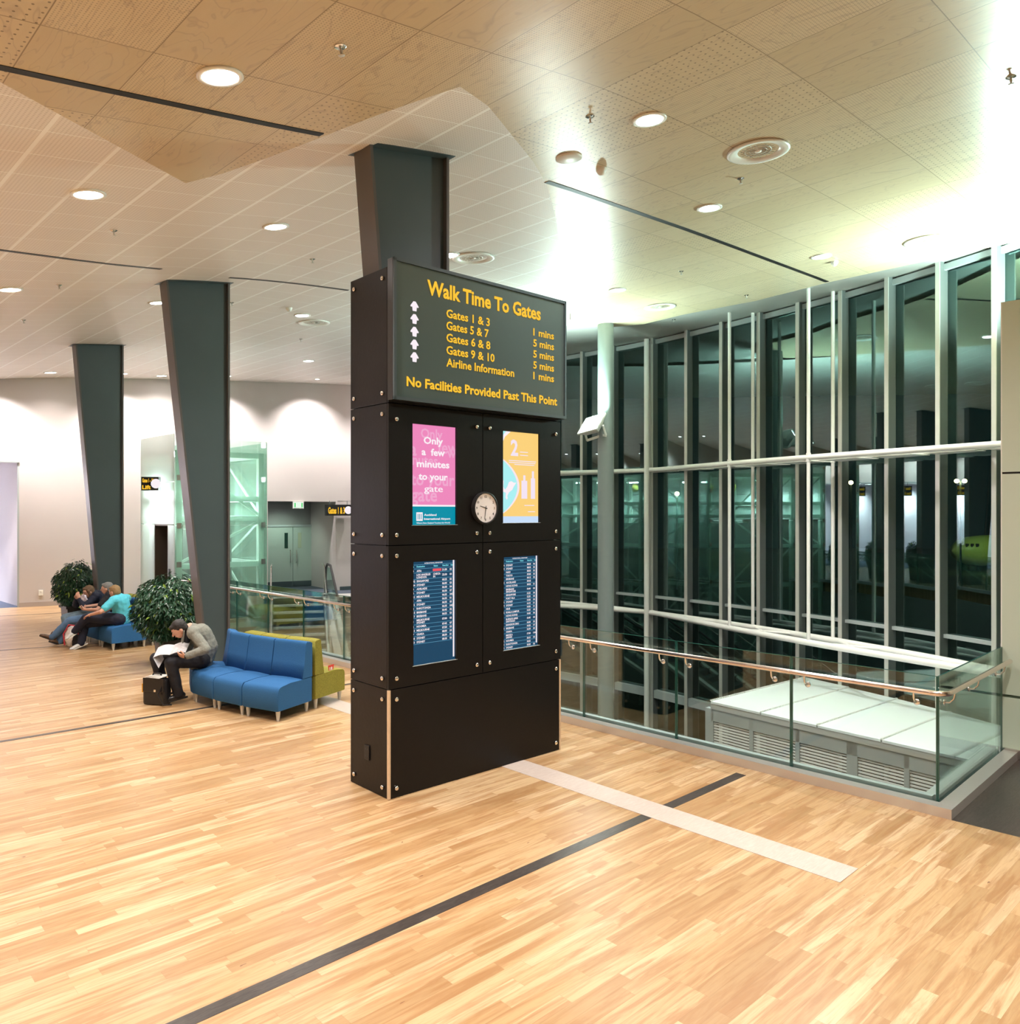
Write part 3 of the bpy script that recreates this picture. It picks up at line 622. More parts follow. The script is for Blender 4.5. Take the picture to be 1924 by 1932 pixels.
for i in range(4):
    z0, z1 = zs[i]+gp, zs[i+1]-gp
    if i in (1, 2):
        for j in (0, 1):
            s0, s1 = (0.0, KL/2-gp) if j == 0 else (KL/2+gp, KL); h = holes[['depl', 'depr'][j] if i == 1 else ['pink', 'yell'][j]]
            p = part('front_panel', framed(s0, s1, z0, z1, h), M['panel'], kio)
            for s in (s0+.075, s1-.075):
                for z in (z0+.085, z1-.085 if not (i == 2) else z1-.13): bolt(C0+KA*s+Z*z, KN_, p)
    else:
        p = part('front_panel', framed(.02 if i == 0 else 0, KL-.02 if i == 0 else KL, z0, z1), M['panel'], kio)
        if i == 0:
            for s in (.075, KL-.075):
                for z in (.085, z1-.085): bolt(C0+KA*s+Z*z, KN_, p)
            for s in (.008, KL-.008): part('plywood_edge', MB().box(C0+KA*s-KN_*.009+Z*(z0+z1)/2, (.02, .026, z1-z0), KA, KN_, Z), M['plyedge'], kio, 'pale plywood edge strip')
    for x, sg in ((0, -1), (KL, 1)):
        c = C0+KA*(x-sg*th/2); p = part('side_panel', MB().box(c-KN_*(KD/2+.012)+Z*(z0+z1)/2, (th, KD-.03, z1-z0), KA, KN_, Z), M['panel'], kio)
        for dd in (.085, KD-.07):
            for z in (z0+.085, z1-.085): bolt(C0+KA*x-KN_*dd+Z*z, KA*sg, p)
    part('back_panel', MB().box(C0+KA*KL/2-KN_*(KD-th/2)+Z*(z0+z1)/2, (KL, th, z1-z0), KA, KN_, Z), M['panel'], kio)
so_ = PD(695, 1417, 6.93); so_ = C0-KN_*.33+Z*so_.z; pl = part('power_socket', MB().box(so_-KA*.006, (.012, .075, .13), KA, KN_, Z), M['black'], kio, bevel=.004)
pins = MB()
for dz in (.03, -.03):
    for dy in (-.015, .015): pins.box(so_-KA*.0125+KN_*dy+Z*dz, (.002, .004, .014), KA, KN_, Z)
part('pin_hole', pins, M['steel_dark'], pl)
# LED display box
LD = .085; l0, l1 = kp(742, 488, LD), kp(1067, 790, LD); ls0, ls1, lz0, lz1 = ks(l0), ks(l1), 3.40, 4.60
led = part('led_display', MB().box(C0+KA*(ls0+ls1)/2+KN_*(LD/2-.006)+Z*(lz0+lz1)/2, (ls1-ls0, LD-.01, lz1-lz0), KA, KN_, Z), M['frame_dark'], kio, 'wide LED board with amber writing')
scm, nt_, b_ = newmat('led_screen'); b_.inputs['Base Color'].default_value = (.085, .125, .12, 1); b_.inputs['Roughness'].default_value = .22; b_.inputs['Coat Weight'].default_value = .6; b_.inputs['Coat Roughness'].default_value = .12
part('screen', MB().box(C0+KA*(ls0+ls1)/2+KN_*(LD-.008)+Z*(lz0+lz1)/2, (ls1-ls0-.05, .012, lz1-lz0-.06), KA, KN_, Z), scm, led)
fr = MB(); o = C0+KN_*(LD+.002)
for z in (lz0+.014, lz1-.014): fr.box(o+KA*(ls0+ls1)/2+Z*z, (ls1-ls0, .02, .028), KA, KN_, Z)
for s in (ls0+.012, ls1-.012): fr.box(o+KA*s+Z*(lz0+lz1)/2, (.024, .02, lz1-lz0), KA, KN_, Z)
part('bezel', fr, M['steel_dark'], led)
tx = MB(); LT = LD+.002
def led_line(s, bl, br, tl, bold=.022):
    p, q, h = kp(*bl, LT), kp(*br, LT), kp(*tl, LT); z = (p.z+q.z)/2
    put_text(tx, s, Vector((p.x, p.y, z)), KA, Z, ks(q)-ks(p), abs(h.z-p.z), bold)
led_line('Walk Time To Gates', (806, 557), (1020, 603), (806, 530), .03)
led_line('Gates 1 & 3', (842, 600), (924, 615), (842, 584.5)); led_line('Gates 5 & 7', (842, 622.5), (922, 636.5), (842, 607)); led_line('Gates 6 & 8', (842, 645.5), (925, 659), (842, 630))
led_line('Gates 9 & 10', (842, 668.5), (933, 683), (842, 653)); led_line('Airline Information', (842, 691.5), (970, 711.5), (842, 676))
for y, s in ((633.5, '1 mins'), (654, '5 mins'), (674.5, '5 mins'), (695, '5 mins'), (715, '1 mins')): led_line(s, (1006, y), (1045, y+7), (1006, y-13.5))
led_line('No Facilities Provided Past This Point', (767, 728.5), (1051, 765), (767, 711), .03)
part('lettering', tx, M['amber'], led, 'amber LED writing')
ar = MB()
for y in (578, 602, 626, 650, 674):
    c = kp(782, y, LT); pts = [(-.043, .0), (-.012, .04), (.012, .04), (.043, .0), (.040, -.010), (.024, -.008), (.020, -.043), (-.020, -.043), (-.024, -.008), (-.040, -.010)]
    ar.add([c+KA*a+Z*b for a, b in pts], [tuple(range(10))])
part('arrow', ar, M['led'], led, 'white arrows pointing up')
# LCD screens set behind the panels
def flat(pts, n=None): m = MB(); m.add(pts, [tuple(range(len(pts)))]); return m
def lcd(key, m, label):
    h = holes[key]; c = C0+KA*(h[0]+h[1])/2+Z*(h[2]+h[3])/2-KN_*.03
    s = part('screen', MB().box(c-KN_*.004, (h[1]-h[0]+.04, .008, h[3]-h[2]+.04), KA, KN_, Z), m, kio, label)
    ft = MB()
    for dz in (h[2],): ft.box(C0+KA*(h[0]+h[1])/2+Z*(dz+.002)-KN_*.006, (h[1]-h[0]+.02, .02, .004), KA, KN_, Z)
    part('lip', ft, M['alu_d'], s)
    def at(u, v, d=.002): return C0+KA*(h[0]+(h[1]-h[0])*u)+Z*(h[3]-(h[3]-h[2])*v)-KN_*(.03-d)
    return s, at, h[1]-h[0], h[3]-h[2]
pink, at, W_, H_ = lcd('pink', glow('pink_screen', (.93, .27, .55), .95), 'pink poster screen with white words')
b1 = flat([at(-.05, .80), at(1.05, .80), at(1.05, 1.05), at(-.05, 1.05)][::-1]); part('band', b1, glow('teal_screen', (.0, .30, .42), .95), pink)
part('rule', flat([at(-.05, .795, .003), at(1.05, .795, .003), at(1.05, .812, .003), at(-.05, .812, .003)][::-1]), M['led'], pink)
gh = MB()
for s, u, v, hh in (('Only', .22, .13, .085), ('few', .60, .27, .11), ('a', -.02, .31, .12), ('inutes', -.02, .40, .09), ('to your', .0, .60, .11), ('gate', .0, .76, .12), ('w', .82, .31, .09)):
    k0 = len(gh.v); put_text(gh, s, at(u, v, .0025), KA, Z, None, hh, .02)
gh.v = [C0+KA*min(max(ks(v), holes['pink'][0]-.01), holes['pink'][1]+.01)+Z*v.z-KN_*(.0275) for v in gh.v]
part('ghost_lettering', gh, glow('light_pink', (.95, .42, .67), .95), pink)
wt = MB()
for s, v, wd in (('Only', .185, .44), ('a  few', .30, .53), ('minutes', .42, .74), ('to your', .545, .66), ('gate', .665, .42)): put_text(wt, s, at(.508, v, .004), KA, Z, W_*wd, .060, .0, 'C') if s == 'gate' else None; put_text(wt, s, at(.5, v, .004), KA, Z, W_*wd, .060, .0 if s == 'gate' else .03, 'C')
put_text(wt, 'Auckland', at(.29, .905, .004), KA, Z, W_*.28, .018, .03); put_text(wt, 'International Airport', at(.29, .945, .004), KA, Z, W_*.60, .018, .03); put_text(wt, 'Where New Zealand Touches the World', at(.12, .983, .004), KA, Z, W_*.76, .013, .02)
wt.add([at(.12, .87, .004), at(.12, .955, .004), at(.26, .955, .004), at(.26, .87, .004)], [(0, 1, 2, 3)])
part('lettering', wt, M['led'], pink, 'white words')
lg = MB()
for u in (.155, .19, .225): lg.add([at(u-.008, .885, .005), at(u-.008, .94, .005), at(u+.008, .94, .005), at(u+.008, .885, .005)], [(0, 1, 2, 3)])
part('emblem', lg, glow('teal_mark', (.0, .30, .42), .95), pink)
yl, at, W_, H_ = lcd('yell', glow('yellow_screen', (1, .66, .20), 1.0), 'yellow advertising screen with turquoise curve')
def curve_pts(k, r): return []
import math as _m
up = [(-.04, -.02), (.22, -.02)]; 
def blob(bias):
    pts = [(-.04, .30-bias*.3)]
    for i in range(25):
        v = .30-bias*.25+(.60+bias*.45)*i/24; u = -.02+(.46+bias)*_m.sin(_m.pi*(i/24))**.75; pts.append((u, v))
    pts.append((-.04, .90+bias*.2)); return pts
for pts, m, d, nm in ((blob(.05), glow('pale_band', (.98, .82, .86), 1), .002, 'curve'), (blob(-.01), glow('turquoise', (.42, .90, .92), 1), .003, 'curve')):
    part(nm, flat([at(u, v, d) for u, v in pts][::-1]), m, yl)
part('curve', flat([at(-.04, -.02), at(.30, -.02), at(.10, .06), at(.02, .14), at(-.04, .20)][::-1]), M['led'], yl); part('curve', flat([at(-.04, -.02, .003), at(.16, -.02, .003), at(.04, .05, .003), at(-.04, .12, .003)][::-1]), bpy.data.materials['turquoise'], yl)
kg = [(.02, .52), (.07, .54), (.05, .60), (.10, .635), (.16, .60), (.20, .55), (.27, .54), (.33, .555), (.40, .555), (.37, .575), (.33, .60), (.29, .635), (.20, .665), (.16, .70), (.17, .73), (.14, .745), (.11, .72), (.12, .67), (.10, .665), (.03, .655), (.0, .60)]
part('silhouette', flat([at(u, v, .004) for u, v in kg][::-1]), M['led'], yl)
lil = glow('pale_lilac', (.93, .80, .92), 1); yt = MB(); put_text(yt, '2', at(.25, .255, .004), KA, Z, W_*.20, .15, .03); part('numeral', yt, lil, yl)
for v, u0, u1 in ((.21, .50, .72), (.245, .50, .72), (.31, .2, .95), (.33, .2, .93), (.35, .35, .9), (.80, .62, .9), (.87, .72, .92)): part('text_line', MB().add([at(u0, v, .004), at(u0, v+.009, .004), at(u1, v+.009, .004), at(u1, v, .004)], [(0, 1, 2, 3)]), lil, yl)
for u0, u1, v0, v1 in ((.54, .70, .53, .73), (.59, .65, .47, .53), (.80, .92, .50, .73), (.83, .89, .42, .50)): part('bottle', MB().add([at(u0, v0, .004), at(u0, v1, .004), at(u1, v1, .004), at(u1, v0, .004)], [(0, 1, 2, 3)]), lil, yl)
part('band', flat([at(-.05, .925, .003), at(1.05, .925, .003), at(1.05, 1.05, .003), at(-.05, 1.05, .003)][::-1]), glow('pale_blue', (.60, .76, .98), 1), yl)
rows_l = [('33', 'APIA', '', '21:30', '03'), ('2', 'LOS ANGELES|LONDON', 'CHECK-|IN', '22:30', '03'), ('282', 'SINGAPORE', '', '00:35', '05'), ('844', 'SYDNEY', '', '06:00', '03'), ('93', 'ADELAIDE', '', '06:30', '04'), ('46', 'SYDNEY', '', '06:30', '07'), ('321', 'MELBOURNE', '', '06:35', '04C'), ('51', 'APIA', '', '06:35', '01'), ('135', 'SYDNEY', '', '06:35', '05'), ('22', 'RAROTONGA', '', '06:35', '04D'), ('715', 'BRISBANE', '', '06:45', '02'), ('117', 'BRISBANE', '', '06:55', '03'), ('91', 'MELBOURNE|SYDNEY', '', '07:00', '05'), ('72', 'NOUMEA', '', '07:45', '07'), ('133', 'MELBOURNE', '', '07:50', '03'), ('97', 'OSAKA', '', '08:00', '04'), ('188', 'SYDNEY', '', '08:30', '01'), ('103', 'SYDNEY', '', '08:30', '05')]
rows_r = [('104', 'SYDNEY', '', '08:30', '06'), ('118', 'SYDNEY', '', '08:35', '05'), ('11', 'NADI', '', '08:50', '03'), ('33', 'TOKYO', '', '09:00', '05'), ('36', 'BRISBANE', '', '09:15', '02'), ('142', 'AUCKLAND', '', '09:45', ''), ('81', 'HONG KONG', '', '09:55', '01'), ('2', 'BRISBANE|SINGAPORE', '', '10:40', '05'), ('39', 'SINGAPORE', '', '12:25', '06'), ('21', 'PORT VILA', '', '12:35', '05'), ('113', 'SYDNEY', '', '13:50', '04'), ('104', 'SYDNEY', '', '14:15', '10'), ('93', 'NIUE', '', '14:30', '01'), ('122', 'KUALA LUMPUR', '', '14:35', '08'), ('43', 'HONG KONG', '', '14:40', '06'), ('92', 'BUENOS AIRES|SANTIAGO', '', '15:45', '05'), ('19', 'BANGKOK BALI', '', '16:00', '05'), ('123', 'BRISBANE', '', '16:20', '07'), ('66', 'OSAKA', '', '16:30', '05'), ('22', 'MANILA|SAIPAN', '', '17:50', '10A'), ('132', 'NOUMEA', '', '18:15', '03'), ('185', 'RAROTONGA', '', '18:25', ''), ('105', 'SYDNEY', '', '18:30', '05')]
for key, rows, lab, endv in (('depl', rows_l, 'left departures screen listing flights', .80), ('depr', rows_r, 'right departures screen listing flights', 1.0)):
    sc, at, W_, H_ = lcd(key, glow('departures_'+('left' if key == 'depl' else 'right'), (.012, .062, .125), 1.0), lab)
    wt, cy, ln, rd = MB(), MB(), MB(), MB(); n = sum(1+.62*(('|' in r[1])) for r in rows); v = .07; dv = (endv-.075)/n
    put_text(wt, 'DOMESTIC DEPARTURES' if 0 else 'INTERNATIONAL DEPARTURES', at(.5, .024, .003), KA, Z, W_*.42, .009, .03, 'C')
    for s, u in (('ght', .0), ('Destination', .11), ('Status', .50), ('Boarding', .71), ('Gate', .90)): put_text(cy, s, at(u, .056, .003), KA, Z, None, .0135, .03)
    def line(v): ln.add([at(-.02, v, .003), at(-.02, v+.0032, .003), at(.95, v+.0032, .003), at(.95, v, .003)], [(0, 1, 2, 3)])
    line(.030); line(.068)
    for fl, de, stt, tm, gt in rows:
        hgt = dv*(1.62 if '|' in de else 1); k = de.split('|')
        for i, s in enumerate(k): put_text(wt, s, at(.11, v+dv*.80+i*dv*.66, .003), KA, Z, None, dv*H_*.50, .03)
        for i, s in enumerate(stt.split('|')):
            if s: put_text(wt, s, at(.49, v+dv*.80+i*dv*.66, .003), KA, Z, None, dv*H_*.48, .03)
        mid = v+hgt/2+dv*.3
        for s, u in ((fl, .0), (tm, .70), (gt, .88)):
            if s: put_text(wt, s, at(u, mid, .003), KA, Z, None, dv*H_*.50, .03)
        if key == 'depl' and tm == '21:30': rd.add([at(.48, v+dv*.2, .003), at(.48, v+dv*.85, .003), at(.68, v+dv*.85, .003), at(.68, v+dv*.2, .003)], [(0, 1, 2, 3)])
        v += hgt; line(v)
    part('lettering', wt, M['led'], sc, 'white flight details'); part('heading', cy, glow('cyan_'+key, (.25, .85, .95), 1), sc); part('rule', ln, glow('blue_rule_'+key, (.14, .42, .62), 1), sc)
    if rd.v: part('status_bar', rd, glow('red_bar', (.85, .10, .13), 1), sc, 'red status bar')
    part('side_bar', flat([at(.955, -.005, .004), at(.99, -.005, .004), at(.99, .97, .004), at(.955, .97, .004)][::-1]), M['led'], sc)
# clock
cc = kp(911.5, 959, .0); ck = thing('wall_clock', 'round white faced clock with black rim hanging on the black kiosk', 'clock', cc); cr = .150
part('rim', MB().lathe(cc, [(0, .002), (cr, .002), (cr+.004, .02), (cr, .045), (cr-.012, .048), (cr-.014, .030), (0, .030)], 48, KN_, False), M['frame_dark'], ck)
dial = part('dial', MB().lathe(cc, [(0, .034), (cr-.014, .034), (cr-.014, .030)], 48, KN_, False), mat('clock_face', (.97, .96, .97), .6, spec=.2), ck)
nm = MB()
for h in range(1, 13):
    a = R(90-30*h); p = cc+KN_*.0350+KA*(math.cos(a)*.108)+Z*(math.sin(a)*.108-.011); put_text(nm, str(h), p, KA, Z, None, .022, .02, 'C')
part('numeral', nm, M['black'], dial)
def hand(ang, L_, wd, d):
    a = R(90-ang); u = KA*math.cos(a)+Z*math.sin(a); v = KA*-math.sin(a)+Z*math.cos(a); o = cc+KN_*d
    return MB().extrude([o-u*.02-v*wd, o+u*L_-v*wd*.6, o+u*L_+v*wd*.6, o-u*.02+v*wd], KN_*.001)
part('hour_hand', hand(285, .072, .0045, .037), M['black'], ck); part('minute_hand', hand(188, .108, .0035, .039), M['black'], ck)
#part('glass_cover', MB().lathe(cc, [(0, .043), (cr-.014, .043), (cr-.014, .041)], 32, KN_), M['lcd_glass'], ck)
# ------------------------------------------------------------------ ceiling fittings
def down_n(p):
    e = .05; return Vector((-(cz(p.x+e, p.y)-cz(p.x-e, p.y))/(2*e), -(cz(p.x, p.y+e)-cz(p.x, p.y-e))/(2*e), 1)).normalized()*-1
def proto_downlight():
    t = thing('downlight', 'lamp', 'downlight', (0, 0, 0))
    part('trim_ring', MB().lathe((0, 0, 0), [(.115, .01), (.150, .005), (.152, -.008), (.120, -.012), (.115, .01)], 32), M['white'], t)
    part('lens', MB().lathe((0, 0, 0), [(.118, -.006), (0, -.006)], 32), M['lens'], t); return t
def proto_diffuser():
    t = thing('air_diffuser', 'vent', 'air diffuser', (0, 0, 0))
    part('cone', MB().lathe((0, 0, 0), [(.30, .0), (.305, -.012), (.27, -.018), (.20, .0), (.175, .06)], 40), M['white'], t)
    v = MB()
    for k in range(20):
        a = 2*math.pi*k/20; d = Vector((math.cos(a), math.sin(a), 0)); s = Vector((-d.y, d.x, 0)); v.extrude([d*.03, d*.17-Z*0, d*.17+s*.02+Z*.03, d*.03+s*.006+Z*.02], s*.002)
    part('vane', v, M['alu'], t); part('hub', MB().lathe((0, 0, 0), [(0, -.012), (.03, -.008), (.035, .02), (0, .02)], 16), M['white'], t)
    rg = MB()
    for r in (.08, .125): rg.lathe((0, 0, 0), [(r, 0), (r+.006, 0), (r+.006, .012), (r, .012), (r, 0)], 32)
    part('ring', rg, M['alu'], t); part('throat', MB().lathe((0, 0, 0), [(.178, .07), (0, .07)], 24), M['steel_dark'], t); return t
def proto_sprinkler():
    t = thing('sprinkler', 'head', 'sprinkler', (0, 0, 0))
    part('rosette', MB().lathe((0, 0, 0), [(.0, -.012), (.02, -.012), (.04, .0)], 18), M['chrome'], t)
    part('head', MB().lathe((0, 0, 0), [(0, -.012), (.010, -.012), (.010, -.03), (.005, -.045), (.022, -.050), (.022, -.053), (0, -.053)], 12), M['alu'], t); return t
def proto_detector():
    t = thing('smoke_detector', 'detector', 'smoke detector', (0, 0, 0))
    part('base', MB().lathe((0, 0, 0), [(.055, .01), (.055, -.025), (.048, -.03)], 24), M['white'], t)
    part('sensor', MB().lathe((0, 0, 0), [(.048, -.03), (.038, -.05), (.02, -.068), (0, -.07)], 24), M['white'], t); return t
def proto_speaker():
    t = thing('ceiling_speaker', 'round white ceiling speaker on the plywood near the right rim of the white tiles', 'speaker', (0, 0, 0))
    part('grille', MB().lathe((0, 0, 0), [(.13, .01), (.13, -.008), (.12, -.014), (0, -.016)], 32), M['white'], t); return t
def hang(protos, px, py, label, dz=.02, group=None, p=None):
    p = p or PC(px, py); p = p.copy(); n = down_n(p); p.z = cz(p.x, p.y)+.0
    o = copy_tree(protos); o.location = p+n*.004; o.rotation_euler = (-n).to_track_quat('Z', 'Y').to_euler(); o['label'] = label
    if group: o['group'] = group
    return p
DL = [(415, 143, 'big lit downlight in the plywood above the long black slot'), (166, 366, 'lit downlight in the white tiles left of the plywood point'), (520, 427, 'lit downlight in the white tiles left of the tallest column'),
      (19, 546, 'lit downlight at the left edge of the picture'), (298, 571, 'lit downlight just left of the middle column'), (570, 595, 'lit downlight just above the air diffuser between middle column and kiosk'),
      (1225, 225, 'small dazzling downlight in the plywood'), (1338, 392, 'lit downlight in the plywood below the largest air diffuser'), (1549, 484, 'lit downlight near the lower end of the right black slot'),
      (1165, 547, 'pale lit downlight in the plywood just right of the sign board'), (848, 481, 'lit downlight peeping out at the right side of the tallest column'),
      (95, 703, 'faint lit downlight above the back wall, left of the left column'), (305, 709, 'faint lit downlight above the back wall, between the left and middle column'), (582, 681, 'faint lit downlight above the back wall, right of the middle column')]
pd = proto_downlight(); lamps = []
for x, y, l in DL: lamps.append((hang(pd, x, y, l), x, y))
extra = [(1.7, 3.1), (-1.6, 2.9), (3.5, 4.6), (-7, 4.0), (-3.0, 1.2), (1.2, .6), (4.6, 1.8), (-10.5, 7.5), (-15, 4), (-15, 10.5), (-20, 8), (-20, 2), (3.0, -3), (-4, -4), (8, -2), (-10, -1)]  # first entries added to brighten the kiosk front and cream wall
for x, y in extra: lamps.append((hang(pd, 0, 0, 'lit unseen downlight outside the picture, some added as fill light', p=Vector((x, y, 0)), group='downlights outside the picture'), -1, -1))
for i, (p, x, y) in enumerate(lamps):
    pw = P_DOWN*(.4 if i in (len(DL), len(DL)+1) else 1)*(1.5 if x > 1300 else .55 if x > 1000 else 1)*(.6 if y > 600 else 1)
    spot('downlight_lamp', p-Z*.05, p-Z*3, pw, WARM if x < 1000 else COOL, 140, 1, .12)
for ch in [c for c in COL.objects if c.parent == pd]: bpy.data.objects.remove(ch)
bpy.data.objects.remove(pd)
def done(pr):
    for ch in [c for c in COL.objects if c.parent == pr]: bpy.data.objects.remove(ch)
    bpy.data.objects.remove(pr)
pr = proto_diffuser()
for x, y, l in ((1430, 285, 'largest round swirl air diffuser in the plywood'), (1245, 579, 'round air diffuser at the lower rim of the plywood, above the curved glazing'), (893, 487, 'round air diffuser in the white tiles right of the tallest column'),
                (592, 609, 'round air diffuser between middle column and kiosk'), (1748, 454, 'round air diffuser in the brightly lit plywood at the right')): hang(pr, x, y, l)
done(pr); pr = proto_sprinkler()
for x, y, l in ((642, 88, 'sprinkler head in the plywood right of the big downlight'), (1113, 220, 'sprinkler head in the plywood left of the dazzling downlight'), (1397, 337, 'sprinkler head just below the largest air diffuser'), (214, 435, 'sprinkler head in the white tiles below the left downlight'),
                (589, 489, 'sprinkler head in the white tiles left of the tallest column'), (111, 538, 'sprinkler head right of the leftmost downlight'), (44, 604, 'sprinkler head nearest the left edge of the picture'), (437, 571, 'sprinkler head right beside the middle column top'), (567, 640, 'sprinkler head below the air diffuser left of the kiosk'),
                (1907, 146, 'sprinkler head near the top right corner'), (1285, 512, 'sprinkler head in the plywood under the right black slot'), (1408, 557, 'sprinkler head at the lower rim of the plywood'), (1271, 603, 'sprinkler head in the plaster band above the glazing')): hang(pr, x, y, l)
done(pr); pr = proto_detector()
for x, y, l in ((1134, 318, 'white smoke detector right of the round ceiling speaker'), (1574, 494, 'white smoke detector beside the small downlight near the glazing'), (545, 581, 'white smoke detector above the downlight left of the kiosk')): hang(pr, x, y, l)
done(pr); pr = proto_speaker(); hang(pr, 1073, 298, pr['label']); done(pr)
# wall washers: recessed lamps in the ceiling close to the back wall
def wash_lamp():
    t = thing('wall_washer', 'w', 'downlight', (0, 0, 0)); part('housing', MB().lathe((0, 0, 0), [(.07, .02), (.085, -.01), (.06, -.01)], 20), M['white'], t); part('lens', MB().lathe((0, 0, 0), [(.06, -.004), (0, -.004)], 20), M['lens'], t); return t
pr = wash_lamp(); us = [-28, -24.5, -21, -17.5, -14, -10.5, -7, -3.2, -.2, 2.7, 5.3, 7.8, 10.4, 13]
for i, u in enumerate(us):
    p = wpt(u, 1.0); q = hang(pr, 0, 0, 'small recessed lamp washing the back wall', p=p, group='wall washers along the back wall')
    spot('wall_washer_lamp', q-Z*.04, wpt(u, .0)+Z*3.2, P_WALL*(1.0 if u > -5 else .8), (1, .93, .91), 105, 1, .06)
done(pr)
for k in range(4):
    p = wpt(-2.6-3.4*k, -2.3)+Z*3.7; spot('lobby_lamp', p, wpt(-2.6-3.4*k, -3.2)+Z*1.8, 420, (1, .95, .99), 120, 1, .08); fitting(p+Z*.095, 'recessed downlight in the lobby ceiling beyond the left opening', 'lobby downlights')
p = wpt(7.3, -1)+Z*2.7; spot('recess_fill_lamp', p, p-Z-SN*.3, 22, (.75, 1, .82), 130, 1, .1); fitting(p+Z*.095, 'unseen recessed downlight added above the grey double doors', None)  # added greenish fill spot for the recess, no lamp seen there
p = wpt(12, -1)+Z*2.7; spot('recess_fill_lamp', p, p-Z, 22, (.9, 1, .9), 130, 1, .1); fitting(p+Z*.095, 'unseen recessed downlight added in the low ceiling hidden behind the kiosk', None)  # another added fill spot and fitting, out of sight
# ------------------------------------------------------------------ modular seats
def quad_solid(mb, q, prof, nu=8, rnd=.03, crown=0):
    """q: plan corners front-left, front-right, back-right, back-left; prof: (v 0 front..1 back, z) outline; ends rounded"""
    us = [0, .025, .07]+[.07+.86*i/nu for i in range(1, nu)]+[.93, .975, 1]; vs_ = []; n = len(prof)
    cv = sum(p[0] for p in prof)/n; czz = sum(p[1] for p in prof)/n
    for u in us:
        k = 1-rnd*(1 if u in (0, 1) else .35 if u in (.025, .975) else 0)
        for v, z in prof:
            v2 = cv+(v-cv)*k; z2 = czz+(z-czz)*k; a = q[0].lerp(q[1], u); b = q[3].lerp(q[2], u); p = a.lerp(b, v2)
            vs_.append(Vector((p.x, p.y, z2+(crown*math.sin(math.pi*u)*math.sin(math.pi*min(1, max(0, v2))) if z > czz else 0))))
    m = len(us); fs = [(i*n+j, i*n+(j+1) % n, (i+1)*n+(j+1) % n, (i+1)*n+j) for i in range(m-1) for j in range(n)]
    o = len(mb.v); mb.add(vs_, fs, True); mb.add(vs_[:n], [tuple(range(n))[::-1]]); mb.add(vs_[-n:], [tuple(range(n))])
def arcp(cx, cy, rx, ry, a0, a1, n=4): return [(cx+rx*math.cos(R(a0+(a1-a0)*i/n)), cy+ry*math.sin(R(a0+(a1-a0)*i/n))) for i in range(n+1)]
def module(fl, fr, br, bl, m, label, cat='seat', group=None, tagon=False):
    c = (fl+fr+br+bl)/4; c.z = 0; t = thing('lounge_seat', label, cat, c, group); q = [Vector((p.x, p.y, 0)) for p in (fl, fr, br, bl)]
    def ins(q, e): c = sum(q, Vector((0, 0, 0)))/4; return [p+(c-p).normalized()*e for p in q]
    q = ins(q, .012)
    s = MB(); quad_solid(s, q, arcp(.09, .335, .09, .07, 180, 90)+[(.35, .425), (.70, .42), (.98, .42), (1, .40), (1, .13), (.98, .12), (.02, .12), (0, .13)], crown=.012); part('seat', s, m, t)
    b = MB(); quad_solid(b, q, [(.70, .415), (.755, .60), (.80, .80)]+arcp(.85, .82, .05, .045, 170, 60)+[(.95, .855), (1.0, .84), (1.0, .415)], crown=.006); part('backrest', b, m, t)
    for k, p in enumerate(ins(q, .075)): part('leg', MB().lathe(p, [(.016, 0), (.030, .125)], 12).lathe(p, [(0, 0), (.016, 0)], 12), M['alu'], t)
    return t
F_ = [PF(524, 1365), PF(454, 1352.5), PF(400, 1339.5), Vector((-4.12, 10.06, 0)), Vector((-4.36, 10.60, 0))]
nb = [Vector((.417, .909, 0)), Vector((.53, .85, 0)), Vector((.64, .77, 0)), Vector((.82, .57, 0)), Vector((.99, .12, 0))]
R_ = [f+n*.64 for f, n in zip(F_, nb)]
labs = ['blue upholstered seat at the near right end of the curved row', 'blue upholstered seat in the middle of the near curved row', 'blue upholstered seat next to the man who is reading', 'blue upholstered seat on which the man in the grey jacket sits']
for i in range(4): module(F_[i+1], F_[i], R_[i], R_[i+1], M['blue'], labs[i])
gl = ['green upholstered seat backing the rightmost blue seat, red card on it', 'green upholstered seat backing the middle blue seat', 'green upholstered seat backing the blue seat beside the reading man']
GR = [r+n*.03 for r, n in zip(R_, nb)]; GF = [r+n*.66 for r, n in zip(R_, nb)]
for i in range(3): module(GF[i], GF[i+1], GR[i+1], GR[i], M['green'], gl[i])
cdp = PD(617, 1262, 10.02); cd = thing('reserved_card', 'small red card with white print tucked beside the green backrest', 'card', (cdp.x, cdp.y, .40))
cd_u = (GF[0]-GR[0]).normalized(); cd_n = Vector((.9, -.42, 0)).normalized()
pts = [cdp-cd_u*.045+Z*.05, cdp+cd_u*.075+Z*.05, cdp+cd_u*.045-Z*.06, cdp-cd_u*.025-Z*.06]; off = cd_n*.05
part('card', MB().extrude([p+off for p in pts], cd_n*.003), mat('red_card', (.70, .05, .035), .5), cd)
tt = MB(); put_text(tt, '18', cdp+off+cd_n*.0035-Z*.025+cd_u*.01, cd_u, Z, .06, .05, .03, 'C'); part('lettering', tt, M['white'], cd)
